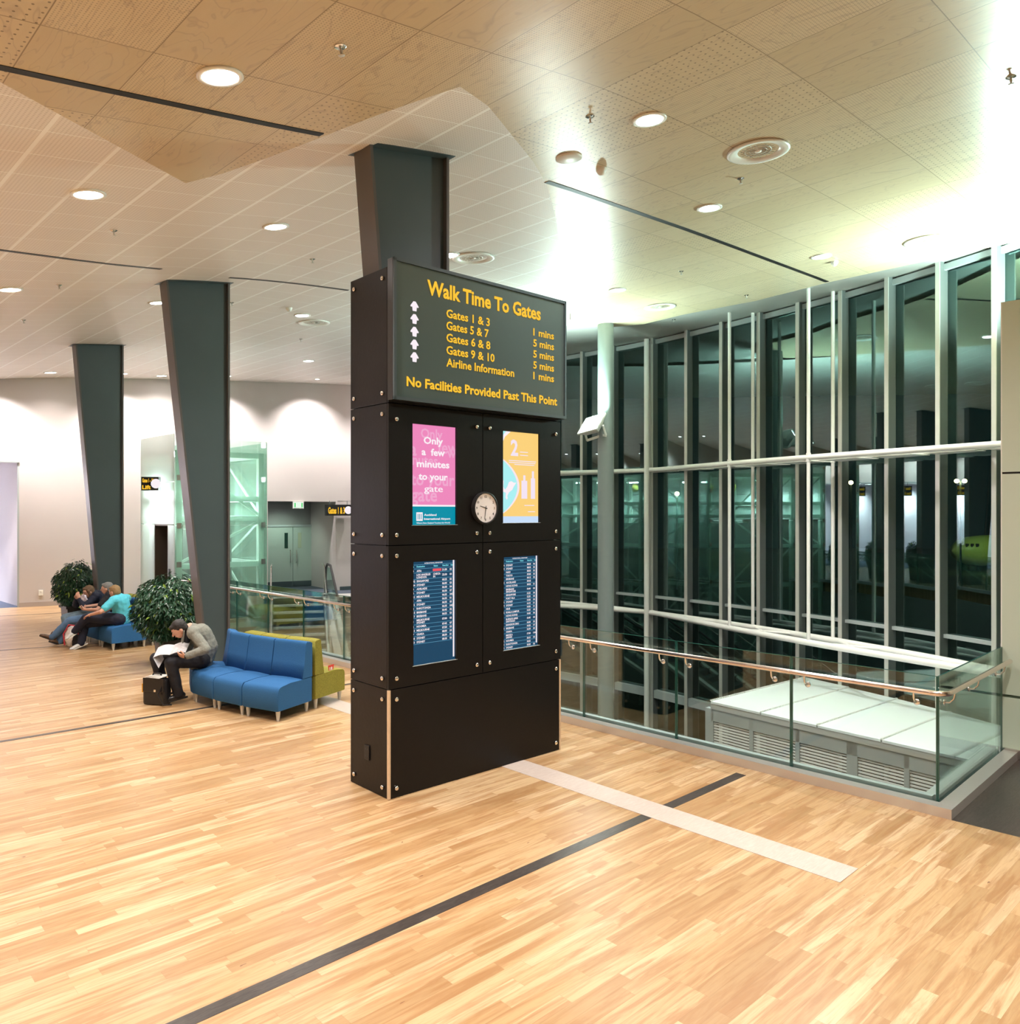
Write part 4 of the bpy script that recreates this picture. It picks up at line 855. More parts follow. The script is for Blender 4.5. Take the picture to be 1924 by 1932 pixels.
# far row
Fa = Vector((-7.02, 13.75, 0)); rd_ = Vector((-.72, .69, 0)); bd = Vector((.66, .75, 0))
fl_ = ['blue upholstered seat of the far row, half free, with the woman in turquoise', 'blue upholstered seat of the far row under the grey-haired man', 'blue upholstered seat at the far end of the far row']
for i in range(3):
    a = Fa+rd_*(.66*i); b = Fa+rd_*(.66*(i+1)); module(b, a, a+bd*.66, b+bd*.66, M['blue'], fl_[i])
for i in range(2):
    a = Fa+rd_*(.66*i)+bd*.70; b = Fa+rd_*(.66*(i+1))+bd*.70; module(a+bd*.62, b+bd*.62, b, a, M['green'], ['green upholstered seat backing the far blue row, near end', 'green upholstered seat backing the far blue row, far end'][i])
# ------------------------------------------------------------------ potted trees
def plant(c, rad, z0, z1, pw, ph, label, n, lean=0, seed=1):
    rng = random.Random(seed); t = thing('potted_fig_tree', label, 'potted tree', c)
    pm = MB(); a = pw*.42; b = pw*.5
    def ring(r, z): return [c+A*(r*i)+B*(r*j)+Z*z for i, j in ((-1, -1), (1, -1), (1, 1), (-1, 1))]
    rs = [ring(a, 0), ring(b*.93, ph-.05), ring(b*1.06, ph-.05), ring(b*1.06, ph), ring(b*.9, ph), ring(b*.88, ph-.05)]
    vs_ = [p for r in rs for p in r]; pm.add(vs_, [(k*4+j, k*4+(j+1) % 4, k*4+4+(j+1) % 4, k*4+4+j) for k in range(5) for j in range(4)]+[(20, 21, 22, 23), (3, 2, 1, 0)])
    part('planter', pm, M['pot'], t); part('soil', MB().add(ring(b*.88, ph-.04), [(0, 1, 2, 3)]), M['soil'], t)
    tk = MB()
    for k in range(4):
        d = Vector((rng.uniform(-1, 1), rng.uniform(-1, 1), 0))*.06; tk.tube([c+d*.4+Z*(ph-.05), c+d+Z*(ph+.2), c+d*3+Z*((z0+z1)/2)], [.014, .012, .006], 7)
    for k in range(26):
        d = Vector((rng.gauss(0, 1), rng.gauss(0, 1), rng.gauss(.3, 1))).normalized(); q = c+Z*((z0+z1)/2)+Vector((d.x*rad*.8, d.y*rad*.8, d.z*(z1-z0)*.42)); tk.tube([c+Z*((z0+z1)*.42), c.lerp(q, .5)+Z*((z0+z1)*.27), q], [.006, .005, .002], 5)
    part('trunk', tk, M['bark'], t)
    cen = c+Z*((z0+z1)/2); hh = (z1-z0)/2
    for nm, cnt, mt in (('foliage', n, M['leaf']), ('young_leaves', n//22, M['leaf2'])):
        lf = MB(); ph_ = [(rng.uniform(0, 6.3), rng.uniform(2, 4), rng.uniform(1, 3)) for _ in range(4)]
        for k in range(cnt):
            d = Vector((rng.gauss(0, 1), rng.gauss(0, 1), rng.gauss(0, 1))).normalized(); r = rng.uniform(.50, 1.0)**.5
            th_ = math.atan2(d.y, d.x); bump = 1+.09*sum(math.sin(p[0]+p[1]*th_+p[2]*3*d.z) for p in ph_)/1.5
            p = cen+Vector((d.x*rad, d.y*rad, d.z*hh))*r*bump
            out = Vector((d.x, d.y, d.z*.3)).normalized(); dr = (out*.7+Vector((rng.uniform(-.6, .6), rng.uniform(-.6, .6), -rng.uniform(.3, 1.1)))).normalized()
            sd = dr.cross(out+Vector((rng.uniform(-.5, .5), rng.uniform(-.5, .5), rng.uniform(.2, .8)))).normalized(); up = sd.cross(dr)
            L_ = rng.uniform(.065, .10); w_ = L_*.23
            lf.add([p, p+dr*L_*.35+sd*w_+up*.004, p+dr*L_-up*.012, p+dr*L_*.35-sd*w_+up*.004, p+dr*L_*.4-up*.004], [(0, 1, 4), (1, 2, 4), (2, 3, 4), (3, 0, 4)])
        part(nm, lf, mt, t, kind='stuff')
    return t
plant(Vector((-5.42, 12.55, 0)), .60, .40, 1.40, .44, .42, 'bushy dark-green potted fig in black planter behind the reading man', 6000, seed=3)
plant(Vector((-9.30, 16.75, 0)), .44, .42, 1.36, .50, .46, 'round potted fig in black planter beside the three seated people', 4200, seed=5)
plant(Vector((-11.6, 12.2, 0)), .45, .42, 1.36, .50, .46, 'potted fig standing outside the left edge of the picture', 1500, seed=6)
# ------------------------------------------------------------------ glass lift shaft
t = thing('glass_lift', 'glazed passenger lift shaft with pale green steel frame beyond the middle column', 'lift', LC)
zt, zb = 4.16, -4.5; fm = mat('pale_green_steel', (.80, .90, .85), .45, spec=.4)
lf_n = (LL-LC).normalized(); rt_n = (LR-LC).normalized(); no_l = Vector((-lf_n.y, lf_n.x, 0)); 
if no_l.y > 0: no_l = -no_l
WLf = (LL-LC).length; WRt = (LR-LC).length
dr0, dr1 = .36, 1.12; dz1 = 2.16                                      # door opening on the hall side
def pane(p, q, z0, z1, m, nm='glass_panel', th_=.014): return part(nm, MB().beam(p+Z*(z0+z1)/2, q+Z*(z0+z1)/2, th_, z1-z0), m, t)
pane(LC, LC+lf_n*dr0, 0, dz1, M['frosted']); pane(LC+lf_n*dr1, LL, 0, dz1, M['frosted']); pane(LC, LL, dz1+.02, 3.1, M['frosted']); pane(LC, LL, 3.12, zt, M['frosted']); pane(LC, LL, zb, -.02, M['lift_glass'])
for z0, z1 in ((zb, -2.1), (-2.08, .0), (.02, 2.14), (2.16, zt-.08)): pane(LC+rt_n*.02, LR, z0, z1, M['lift_glass'])
for z0, z1 in ((zb, .0), (.02, zt-.1)): pane(LL, LF, z0, z1, M['lift_glass']); pane(LR, LF, z0, z1, M['lift_glass'])
ctr = (LC+LF)/2
def inw(p, d=.16): return p+(ctr-p).normalized()*d
crn = [inw(p) for p in (LC, LL, LF, LR)]
for p in crn: part('post', MB().box(p+Z*(zt+zb-.35)/2, (.12, .12, zt-zb-.35), lf_n, rt_n, Z), fm, t)
for z in (-3.4, -1.6, -.15, 1.25, 2.3, 2.75, 3.75):
    for a, b in zip(crn, crn[1:]+crn[:1]): 
        if z in (1.25, 2.3) and a is crn[0] and b is crn[1]: continue
        part('ring_beam', MB().beam(a+Z*z, b+Z*z, .08, .12), fm, t)
zz = [-3.4, -1.6, -.15, 1.25, 2.3, 3.75]
for i, (a, b) in enumerate(zip(zz, zz[1:])):
    p, q = (crn[0], crn[3]) if i % 2 else (crn[3], crn[0]); part('brace', MB().beam(p+Z*(a+.06), q+Z*(b-.06), .03, .06), fm, t)
    p, q = (crn[2], crn[3]) if i % 2 else (crn[3], crn[2]); part('brace', MB().beam(p+Z*(a+.06), q+Z*(b-.06), .03, .06), fm, t)
for p, n_ in ((LR, rt_n), (LC, rt_n)):
    for z in (-2.08, -.0, 1.3, 2.15, 3.2, 4.0): part('patch_fitting', MB().box(p-n_*(.09 if p is LR else -.09)+Vector((n_.y, -n_.x, 0))*.02+Z*z, (.10, .02, .12), n_, Vector((n_.y, -n_.x, 0)), Z), M['chrome'], t)
dm = mat('bronze_lining', (.13, .10, .075), .4, .3); di = lf_n; inn = -no_l
dk = MB(); 
for s in (dr0, dr1): dk.box(LC+di*s+inn*.16+Z*dz1/2, (.04, .32, dz1), di, inn, Z)
dk.box(LC+di*(dr0+dr1)/2+inn*.16+Z*(dz1+.0), (dr1-dr0, .32, .04), di, inn, Z); part('door_lining', dk, dm, t)
for k in (0, 1):
    w_ = (dr1-dr0)/2; part('lift_door', MB().box(LC+di*(dr0+w_*(k+.5))+inn*(.27+.03*k)+Z*dz1/2, (w_-.01, .025, dz1-.04), di, inn, Z), M['stainless'] if k == 0 else dm, t)
part('call_panel', MB().box(LC+di*.24+no_l*.015+Z*1.1, (.07, .02, .2), di, no_l, Z), M['steel_dark'], t)
cb = MB().box(ctr+Z*1.0, (.9, .9, 2.1), lf_n, rt_n, Z); part('lift_car', cb, M['grey'], t)
part('pulley', MB().lathe(ctr+Z*3.35, [(0, -.04), (.16, -.04), (.16, .04), (0, .04)], 20, lf_n), mat('yellow_paint', (.6, .5, .08), .5), t)
part('guide_rail', MB().beam(ctr+rt_n*.5+Z*zb, ctr+rt_n*.5+Z*3.7, .06, .06, (1, 0, 0)), M['alu'], t)
part('shaft_light', MB().box(ctr+Z*3.55+rt_n*.2, (.5, .08, .05), lf_n, rt_n, Z), M['lens'], t)
spot('shaft_lamp', ctr+Z*3.45, ctr, 160, (.85, 1, .94), 175, 1, .2); spot('shaft_lamp', LC.lerp(LL, .5)+inn*.45+Z*3.0, LC.lerp(LL, .5)+Z*2.6, 60, (.95, 1, .98), 170, 1, .2)  # second lamp added inside to brighten the frosted front
# ------------------------------------------------------------------ gate signs
def sign(c, right, wd, ht, dp, lines, label, arrow=None, group=None, hanger=0):
    right = Vector(right).normalized(); n = Vector((right.y, -right.x, 0)); t = thing('gate_sign', label, 'sign', c, group)
    part('case', MB().box(c-n*dp/2, (wd, dp, ht), right, n, Z), M['frame_dark'], t)
    tx = MB(); k = len(lines)
    for i, s in enumerate(lines): put_text(tx, s, c+n*.004-right*(wd*.44)+Z*(ht*(.5-(i+.80)/k)), right, Z, wd*(.66 if i == 0 else .5), ht*.55/k, .04)
    part('lettering', tx, M['amber'], t, 'amber writing')
    if arrow:
        for i in range(arrow): part('arrow', MB().lathe(c+n*.004+right*wd*.36+Z*(ht*(.5-(i+.5)/arrow)), [(0, .001), (ht*.36/arrow, .001), (ht*.36/arrow, 0)], 12, n), M['led'], t)
    if hanger:
        for s in (-.35, .35): part('hanger', MB().tube([c-n*dp/2+right*wd*s+Z*ht/2, c-n*dp/2+right*wd*s+Z*(ht/2+hanger)], .008, 6), M['steel_dark'], t)
    return t
sc_ = PD(289, 913, 17.35); sn = Vector((.30, -.95, 0)); sr_ = Vector((.95, .30, 0))
sg = sign(sc_-sr_*.07, (.98, .15, 0), .36, .30, .30, ['Gates 1 - 10', 'Lift'], 'small black illuminated sign on the front of the glass lift', 1)
p = PD(640, 963, 24.1); sign(p, WD, .80, .34, .18, ['Gates 1 & 3'], 'black illuminated gate sign under the bulkhead beside the kiosk', 1, hanger=.12)
names = [['Gates 15 & 17', 'Gates 16 & 18'], ['Gates 1 & 3', 'Gates 5 & 7'], ['Gates 7 & 9', 'Gates 2 & 4'], ['Gates 6 & 8', 'Gates 10'], ['Gates 5 & 7', 'Gates 6 & 8'], ['Gates 9 & 10', 'Gates 1 & 3']]
for i, ln_ in enumerate(names):
    u = -2.0-i*2.0; sign(wpt(u, .5)+Z*3.35, WD, 1.1, .42, .16, ln_, 'black hanging gate sign outside the left edge of the picture, mirrored in the glazing', 2, 'gate signs outside the picture', hanger=.15)
ex = PD(562.5, 953.5, 23.7); t = thing('exit_sign', 'small lit green and white exit sign under the bulkhead above the double doors', 'exit sign', ex)
part('case', MB().box(ex, (.32, .06, .21), WD, WN, Z), M['white'], t); part('face', MB().box(ex+WN*.032, (.29, .004, .17), WD, WN, Z), glow('exit_white', (.85, 1, .85), 1.0), t)
g_ = MB()
for s in (-.105, .105): g_.box(ex+WD*s+WN*.036, (.035, .003, .13), WD, WN, Z)
part('marking', g_, glow('exit_green', (.05, .65, .12), 1), t)
# double doors in the recess
def ud(px, off):
    r = (px-CX)/FPX; o = wpt(0, off); return (r*o.y-o.x)/(WD.x-r*WD.y)
um, u1 = ud(552, -1.98), ud(601, -1.98); u0 = 2*um-u1; dh = 1.97
d1 = bpy.data.objects.new('door_1', None); COL.objects.link(d1); d1['kind'] = 'structure'; d1.location = wpt(um, -1.98); WM['door_1'] = Matrix.Translation(wpt(um, -1.98)); dmt = mat('grey_door', (.42, .50, .45), .35)
f = MB()
for u in (u0-.03, u1+.03): f.box(wpt(u, -1.96)+Z*(dh+.05)/2, (.06, .08, dh+.05), WD, WN, Z)
f.box(wpt(um, -1.96)+Z*(dh+.03), (u1-u0+.12, .08, .06), WD, WN, Z); part('door_frame', f, M['alu_d'], d1)
for s in (-1, 1):
    cu = um+s*(u1-u0)/4; hw = (u1-u0)/4-.006; lp = part('door_leaf', MB().box(wpt(cu, -1.97)+Z*(dh/2+.01), (hw*2, .045, dh-.02), WD, WN, Z), dmt, d1)
    vu = um+s*.22; part('vision_panel', MB().box(wpt(vu, -1.945)+Z*1.52, (.11, .012, .50), WD, WN, Z), mat('wired_glass', (.02, .05, .04), .1) if s < 0 else mat('lit_glass', (.45, .5, .36), .2), lp)  # one pane coloured paler to look lit
    hp = wpt(um+s*.10, -1.945)+Z*1.0; part('handle', MB().tube([hp+Z*.2, hp+Z*.2+WN*.06, hp+Z*.16+WN*.07, hp-Z*.16+WN*.07, hp-Z*.2+WN*.06, hp-Z*.2], .012, 8), M['chrome'], lp)
    part('kick_plate', MB().box(wpt(cu, -1.945)+Z*.10, (hw*2, .008, .17), WD, WN, Z), M['steel_dark'], lp)
# wall socket
so2 = PD(77, 1118.5, 20.35); u = (so2-WL).dot(WD); q = wpt(u, .012)+Z*so2.z; t = thing('wall_socket', 'white wall socket low on the back wall left of the round potted fig', 'socket', q)
part('face_plate', MB().box(q, (.10, .024, .14), WD, WN, Z), M['white'], t); part('rocker', MB().box(q+WN*.014+Z*.02, (.02, .006, .03), WD, WN, Z), M['alu'], t)
# ------------------------------------------------------------------ stairs and escalator down from the far landing
s0 = Vector((-6.72, 22.2, 0)); s1 = Vector((-5.42, 22.55, 0)); sa = (s1-s0).normalized(); sw = (s1-s0).length; n = 25
t = thing('staircase', 'open staircase with steel handrails going down from the far landing', 'staircase', s0)
for i in range(n):
    q = s0+SN*(.28*i)-Z*(.17*i); trd = part('tread', MB().box(q+sa*sw/2-SN*.13-Z*.02, (sw, .27, .04), sa, SN, Z), M['carpet'], t) if False else part('tread', MB().box(q+sa*sw/2-SN*(-.14)-Z*.19, (sw, .29, .04), sa, SN, Z), M['carpet'], t)
    if i < 12: part('nosing', MB().box(q+sa*sw/2+SN*.0-Z*.02, (sw, .05, .06), sa, SN, Z), M['white'], trd)
sdv = (SN*.28-Z*.17).normalized(); Lg = n*.3276
for p, k in ((s0-sa*.06, -1), (s1+sa*.06, 1)):
    part('stringer', MB().beam(p-Z*.15, p+sdv*Lg-Z*.15, .05, .32), M['white'], t)
    r = MB().tube([p-SN*1.1+Z*.90, p-SN*.1+Z*.90, p+sdv*Lg+Z*.90], .022, 10); part('handrail', r, M['stainless'], t)
    for j in range(0, 8): qq = p+sdv*(j*1.05); part('baluster', MB().tube([qq-Z*.1, qq+Z*.9], .014, 8), M['stainless'], t)
    part('glass_side', MB().extrude([p+Z*.05, p+Z*.82, p+sdv*Lg+Z*.82, p+sdv*Lg+Z*.05], sa*.01), M['glass'], t)
ED = Vector((.36, -.93, 0)).normalized(); ea = Vector((-ED.y, ED.x, 0)); 
if ea.x < 0: ea = -ea
e0 = Vector((-5.12, 22.25, 0)); ev = (ED*.866-Z*.5).normalized(); Le = 8.6
t = thing('escalator', 'escalator with glass sides and black handrails beside the staircase', 'escalator', e0)
for k, o in enumerate((e0, e0+ea*1.15)):
    part('side_glass', MB().extrude([o-ED*.7+Z*.05, o-ED*.7+Z*.85, o+Z*.85, o+ev*Le+Z*.85, o+ev*Le+Z*.05, o+Z*.05], ea*.012), M['glass'], t)
    loop = [o-ED*.55+Z*.12, o-ED*.85+Z*.2, o-ED*.97+Z*.5, o-ED*.85+Z*.82, o-ED*.6+Z*.93, o+Z*.93, o+ev*Le+Z*.93]; part('handrail', MB().tube([p+ea*.006 for p in loop], .032, 8), M['rubber'], t)
    for dd, mt in ((-.12, M['stainless']), (.12, M['white'])): part('deck', MB().extrude([o+ea*(dd-.09)-ED*.9+Z*.06, o+ea*(dd+.09)-ED*.9+Z*.06, o+ea*(dd+.09)+Z*.06, o+ea*(dd-.09)+Z*.06], -Z*.06).extrude([o+ea*(dd-.09)+Z*.06, o+ea*(dd+.09)+Z*.06, o+ea*(dd+.09)+ev*Le+Z*.06, o+ea*(dd-.09)+ev*Le+Z*.06], -Z*.1), mt, t)
    part('skirt', MB().extrude([o-ED*.9-Z*.4, o-ED*.9+Z*.02, o+Z*.02, o+ev*Le+Z*.02, o+ev*Le-Z*.7, o-Z*.7], ea*.03), M['alu_d'], t)
for j in range(24):
    q = e0+ea*.575+ev*(.2+j*.35); part('step', MB().box(q-Z*.1, (.9, .32, .18), ea, ED, Z), M['steel_dark'], t)
part('comb_plate', MB().box(e0+ea*.575-ED*.45+Z*.01, (.9, .9, .02), ea, ED, Z), M['alu'], t)
# ------------------------------------------------------------------ night airfield beyond the glazing
nose = PD(1795, 1040, 98); ax = Vector((1, .25, 0)).normalized()
t = thing('parked_aircraft', 'pale green lit airliner nose seen dimly through the glazing at the right', 'aircraft', (nose.x, nose.y, -5))
part('fuselage', MB().lathe(nose, [(0, 0), (.7, .3), (1.3, 1.1), (1.75, 2.4), (1.95, 4.5), (2.0, 24), (1.2, 31), (.3, 36), (0, 36)], 28, ax), mat('aircraft_skin', (.60, .56, .16), .4), t)
ck_ = MB(); s_ = Vector((ax.y, -ax.x, 0))
for k in (0, 1, 2): ck_.box(nose+ax*(1.25+k*.55)+s_*(1.15+k*.22)+Z*.75, (.4, .12, .42), ax, s_, Z)
part('cockpit_window', ck_, M['black'], t)
part('tail_fin', MB().extrude([nose+ax*28+Z*1.5, nose+ax*36+Z*1, nose+ax*38+Z*8, nose+ax*35+Z*8], s_*.3), bpy.data.materials['aircraft_skin'], t)
part('wing', MB().extrude([nose+ax*12-Z*1, nose+ax*19-Z*1, nose+ax*24-Z*.6+s_*16, nose+ax*22-Z*.6+s_*16], Z*.3), bpy.data.materials['aircraft_skin'], t)
for k in (3, 15): part('landing_gear', MB().tube([nose+ax*k-Z*1.8, nose+ax*k-Z*(nose.z+4.6)], .12, 8).lathe(nose+ax*k-Z*(nose.z+4.5), [(0, -.3), (.5, -.3), (.5, .3), (0, .3)], 16, s_), M['rubber'], t)
spot('aircraft_fill_lamp', nose+s_*14+Z*6, nose+ax*5, 1300, (.9, 1, .5), 100, .5, 1)  # unseen spot added only to light the aircraft
for px, py, l in ((1605, 911, 'orange apron lamp shining through the glazing, left of the lit pair'), (1812, 908, 'pair of orange apron lamps shining through the glazing'), (1277, 932, 'small orange apron lamp on a pole far behind the left glazing')):
    q = PD(px, py, 75); t = thing('apron_lamp_post', l, 'lamp post', (q.x, q.y, -5)); part('pole', MB().tube([(q.x, q.y, -5), q], .09, 8), M['alu_d'], t)
    for dx in ((-.38, .38) if px == 1812 else (0,)): part('lamp', MB().ell(q+Vector((dx, 0, 0)), (.22, .22, .2)), glow('sodium', (1, .62, .22), 14), t)
# ------------------------------------------------------------------ people
def head(t, c, f, up, hairm, skinm, long_hair=False, s=1.0, body=None):
    f = Vector(f).normalized(); up = Vector(up); up = (up-f*up.dot(f)).normalized(); r = f.cross(up)
    b = body
    b.ell(c+up*.012, (.073*s, .092*s, .100*s), r, f, up, 16, 12); b.ell(c+f*.022-up*.045, (.056*s, .066*s, .062*s), r, f, up, 14, 10); b.ell(c+f*.045-up*.078, (.030*s, .030*s, .026*s), r, f, up)
    b.cap(c+f*.086-up*-.012, c+f*.108-up*.022, .009, .015, 8); b.ell(c+f*.083-up*.050, (.024, .012, .008), r, f, up); b.ell(c+f*.080+up*.028, (.052, .014, .010), r, f, up)
    for k in (-1, 1): b.ell(c+r*(.076*k)-up*.010-f*.008, (.010, .020, .030), r, f, up, 8, 6)
    return f, r, up
def face(t, body, c, f, r, up, hairm, long_hair, cover=.0):
    for k in (-1, 1):
        part('eye', MB().ell(c+f*.084+r*(.030*k)+up*.010, (.012, .006, .006), r, f, up, 10, 6), mat('eye_white', (.55, .5, .48), .3) if 'eye_white' not in bpy.data.materials else bpy.data.materials['eye_white'], body)
        part('eyebrow', MB().cap(c+f*.094+r*(.018*k)+up*.030, c+f*.084+r*(.048*k)+up*.030, .004, .003, 6), hairm, body)
    part('mouth', MB().ell(c+f*.094-up*.052, (.020, .006, .004), r, f, up, 10, 6), mat('lips', (.42, .14, .12), .4) if 'lips' not in bpy.data.materials else bpy.data.materials['lips'], body)
    h = MB(); h.ell(c-f*.018+up*.038, (.083, .096, .088), r, f, up, 18, 12); h.ell(c-f*.045-up*.005, (.078, .068, .085), r, f, up, 16, 10); h.ell(c+f*.055+up*.078, (.055, .036, .026), r, f, up)
    if long_hair:
        h.ell(c-f*.045-up*.07, (.085, .06, .11), r, f, up, 16, 10)
        for k in (-1, 1): h.cap(c+r*(.074*k)+up*.03+f*.02, c+r*(.078*k)-up*.11-f*.0, .026, .024)
    flesh('hair', h, hairm, t, .009, 2, bump=.012, scale=.03)
def hand_shapes(b, w, d, palm_n, curl=.5, s=1.0):
    """w wrist, d pointing along the hand, palm_n out of the palm"""
    d = Vector(d).normalized(); n = Vector(palm_n); n = (n-d*n.dot(d)).normalized(); k = d.cross(n)
    b.ell(w+d*.045, (.042*s, .052*s, .016*s), k, d, n, 12, 8); b.cap(w-d*.01, w+d*.03, .024*s, .024*s)
    for i, L in enumerate((.070, .080, .075, .058)):
        o = w+d*.082+k*((-.030+.020*i)*s); m1 = o+(d*(1-curl*.4)+n*curl*.6).normalized()*L*.5*s; m2 = m1+(d*(1-curl)+n*curl*1.2).normalized()*L*.45*s
        b.cap(o-d*.02, m1, .0095*s, .0088*s, 8); b.cap(m1, m2, .0088*s, .0075*s, 8)
    o = w+d*.025-k*.034*s; m1 = o+(d*.6-k*.7+n*.3).normalized()*.036*s; b.cap(o, m1, .012*s, .011*s, 8); b.cap(m1, m1+(d*.9-k*.1+n*.4).normalized()*.032*s, .0105*s, .009*s, 8)
def limb(b, pts, rs):
    for i in range(len(pts)-1): b.cap(pts[i], pts[i+1], rs[i], rs[i+1])
def shoe(t, an, toe, m, sole=None, hi=0, label=None):
    an = Vector(an); toe = Vector(toe); d = (toe-an); L = d.length; d.normalize(); up = Z-d*Z.dot(d); up.normalize(); s = d.cross(up); h = an-d*.055
    b = MB(); b.ell(h+d*.03+up*.0, (.042, .062, .046), s, d, up); b.ell(h+d*(.13)-up*.012, (.044, .10, .036), s, d, up); b.ell(h+d*.205-up*.020, (.047, .058, .028), s, d, up)
    if hi: b.cap(an, an+up*.07, .05, .052)
    o = flesh('shoe', b, m, t, .008, 2, label)
    sl = MB(); out = [h-d*.03+s*.0]; pts = []
    for i in range(20):
        a = 2*math.pi*i/20; u = math.cos(a); v = math.sin(a); wd = .036+.010*max(0, u); pts.append(h+d*(.105+.155*u)+s*(wd*v)-up*.050)
    sl.extrude(pts, up*.020); part('sole', sl, sole or M['rubber'], o)
def person(label, J, mats, cfg):
    """J: joints in the place; the body is one fused surface, garments and hair sit on it"""
    t = thing('person', label, 'person', (J['hip'].x, J['hip'].y, 0)); vx = cfg.get('voxel', .009); sk = M['skin']; b = MB()
    hip, mid, ch, nk = J['hip'], J['mid'], J['chest'], J['neck']; g = cfg.get('girth', 1.0)
    limb(b, [hip, mid, ch], [.125*g, .115*g, .12*g]); across = (J['shL']-J['shR']); b.cap(J['shL'], J['shR'], .062, .062); b.cap(ch, nk, .10, .055); b.cap(nk, J['head']-Vector(J['face']).normalized()*.02-Z*.03, .052, .050)
    ax = (J['hpL']-J['hpR']).normalized(); b.cap(J['hpL'], J['hpR'], .10*g, .10*g)
    for s in 'LR':
        limb(b, [J['sh'+s], J['el'+s], J['wr'+s]], [.050, .038, .026]); hand_shapes(b, J['wr'+s], J['hd'+s], J['pn'+s], cfg.get('curl', .5))
        limb(b, [J['hp'+s], J['kn'+s], J['kn'+s].lerp(J['an'+s], .35), J['an'+s]], [.082*g, .055, .052, .036])
        b.cap(J['an'+s], J['an'+s].lerp(J['to'+s], .55)-Z*.02, .038, .030)
    c = J['head']; f, r, up = head(t, c, J['face'], J.get('up', Z), mats['hair'], sk, body=b)
    body = flesh('body', b, sk, t, vx, 3)
    face(t, body, c, f, r, up, mats['hair'], cfg.get('long', False))
    e = .016; q = MB()
    limb(q, [hip+(hip-mid).normalized()*cfg.get('hem', .02), mid, ch], [.140*g+e, .125*g+e, .130*g+e]); q.cap(J['shL'], J['shR'], .068+e, .068+e); q.cap(ch, ch.lerp(nk, .8), .105+e, .060+e)
    for s in 'LR':
        if cfg.get('sleeve') == 'short': limb(q, [J['sh'+s], J['sh'+s].lerp(J['el'+s], .65)], [.058+e, .054+e])
        else: limb(q, [J['sh'+s], J['el'+s], J['el'+s].lerp(J['wr'+s], cfg.get('cuff', .92))], [.056+e, .046+e, .030+e])
    flesh(cfg['top'], q, mats['top'], t, vx, 2, cfg.get('toplabel'), bump=.018, scale=.07)
    q = MB(); q.cap(J['hpL'], J['hpR'], .112*g+e*.5, .112*g+e*.5); q.cap(hip, mid, .128*g+e*.5, .10)
    for s in 'LR': limb(q, [J['hp'+s], J['kn'+s], J['kn'+s].lerp(J['an'+s], .35), J['kn'+s].lerp(J['an'+s], .97)], [.090*g+e, .062+e, .058+e, .050+e*.8])
    flesh('trousers', q, mats['legs'], t, vx, 2, bump=.014, scale=.08)
    for s in 'LR': shoe(t, J['an'+s], J['to'+s], mats['shoe'], mats.get('sole'), cfg.get('boots', 0))
    return t, body
V = Vector
jac = mat('grey_tweed', (.22, .225, .19), .85, noise=.35, nscale=70, bump=.3); blk = mat('black_cloth', (.010, .010, .014), .8); navy = mat('navy_cloth', (.010, .013, .032), .8); jean = mat('blue_jeans', (.10, .19, .33), .85, noise=.35, nscale=14)
jean2 = mat('pale_jeans', (.20, .30, .38), .85, noise=.3, nscale=14); teal = mat('turquoise_cotton', (.10, .56, .70), .8, noise=.08); dkh = mat('dark_hair', (.018, .014, .012), .6); grh = mat('grey_hair', (.20, .20, .19), .7); brh = mat('brown_hair', (.14, .08, .04), .7); lbh = mat('light_brown_hair', (.28, .18, .08), .7)
lea = mat('black_leather', (.012, .012, .014), .3); brl = mat('brown_leather', (.10, .055, .03), .5); trn = mat('white_trainer', (.62, .62, .60), .5)
# the reader
J = dict(hip=V((-4.06, 10.30, .53)), mid=V((-4.00, 10.30, .68)), chest=V((-4.06, 10.26, .84)), neck=V((-4.17, 10.20, .95)), head=V((-4.275, 10.10, .935)), face=V((-.72, -.42, -.62)), up=V((-.5, -.35, .8)),
         shL=V((-4.08, 10.07, .89)), shR=V((-4.22, 10.38, .89)), elL=V((-3.88, 9.97, .70)), wrL=V((-4.09, 9.88, .625)), hdL=V((-.95, .1, .08)), pnL=V((0, .6, .5)),
         elR=V((-4.28, 10.50, .66)), wrR=V((-4.42, 10.28, .63)), hdR=V((-.4, -.8, .1)), pnR=V((.3, -.2, .6)),
         hpL=V((-4.03, 10.20, .52)), hpR=V((-4.12, 10.40, .52)), knL=V((-4.31, 9.93, .54)), knR=V((-4.59, 10.14, .55)), anL=V((-4.24, 10.00, .10)), anR=V((-4.52, 10.22, .10)), toL=V((-4.42, 9.90, .07)), toR=V((-4.72, 10.10, .07)))
rdr, rb = person('dark-haired man in grey jacket bent over a magazine on the near blue seats', J, dict(hair=dkh, top=jac, legs=blk, shoe=lea), dict(top='jacket', toplabel='grey tweed jacket', voxel=.0075, hem=.05, curl=.6))
part('shirt', MB().ell(V((-4.20, 10.15, .82)), (.07, .05, .12), (.5, -.8, 0), (-.8, -.5, 0), (0, 0, 1)), blk, rdr, 'black shirt'); lp = MB()
for k in (-1, 1): o = V((-4.235, 10.135, .86)); s_ = V((.5, -.85, 0)).normalized(); lp.extrude([o+s_*(.05*k)+Z*.09, o+s_*(.10*k)+Z*.05, o+s_*(.085*k)-Z*.01, o+s_*(.055*k)-Z*.13+V((-.02, 0, 0)), o+s_*(.035*k)-Z*.10], V((-.008, -.006, 0)))
part('lapel', lp, jac, rdr)
part('wristwatch', MB().lathe(J['wrL'], [(.030, -.012), (.034, -.012), (.034, .012), (.030, .012)], 16, J['hdL']), M['black'], rdr)
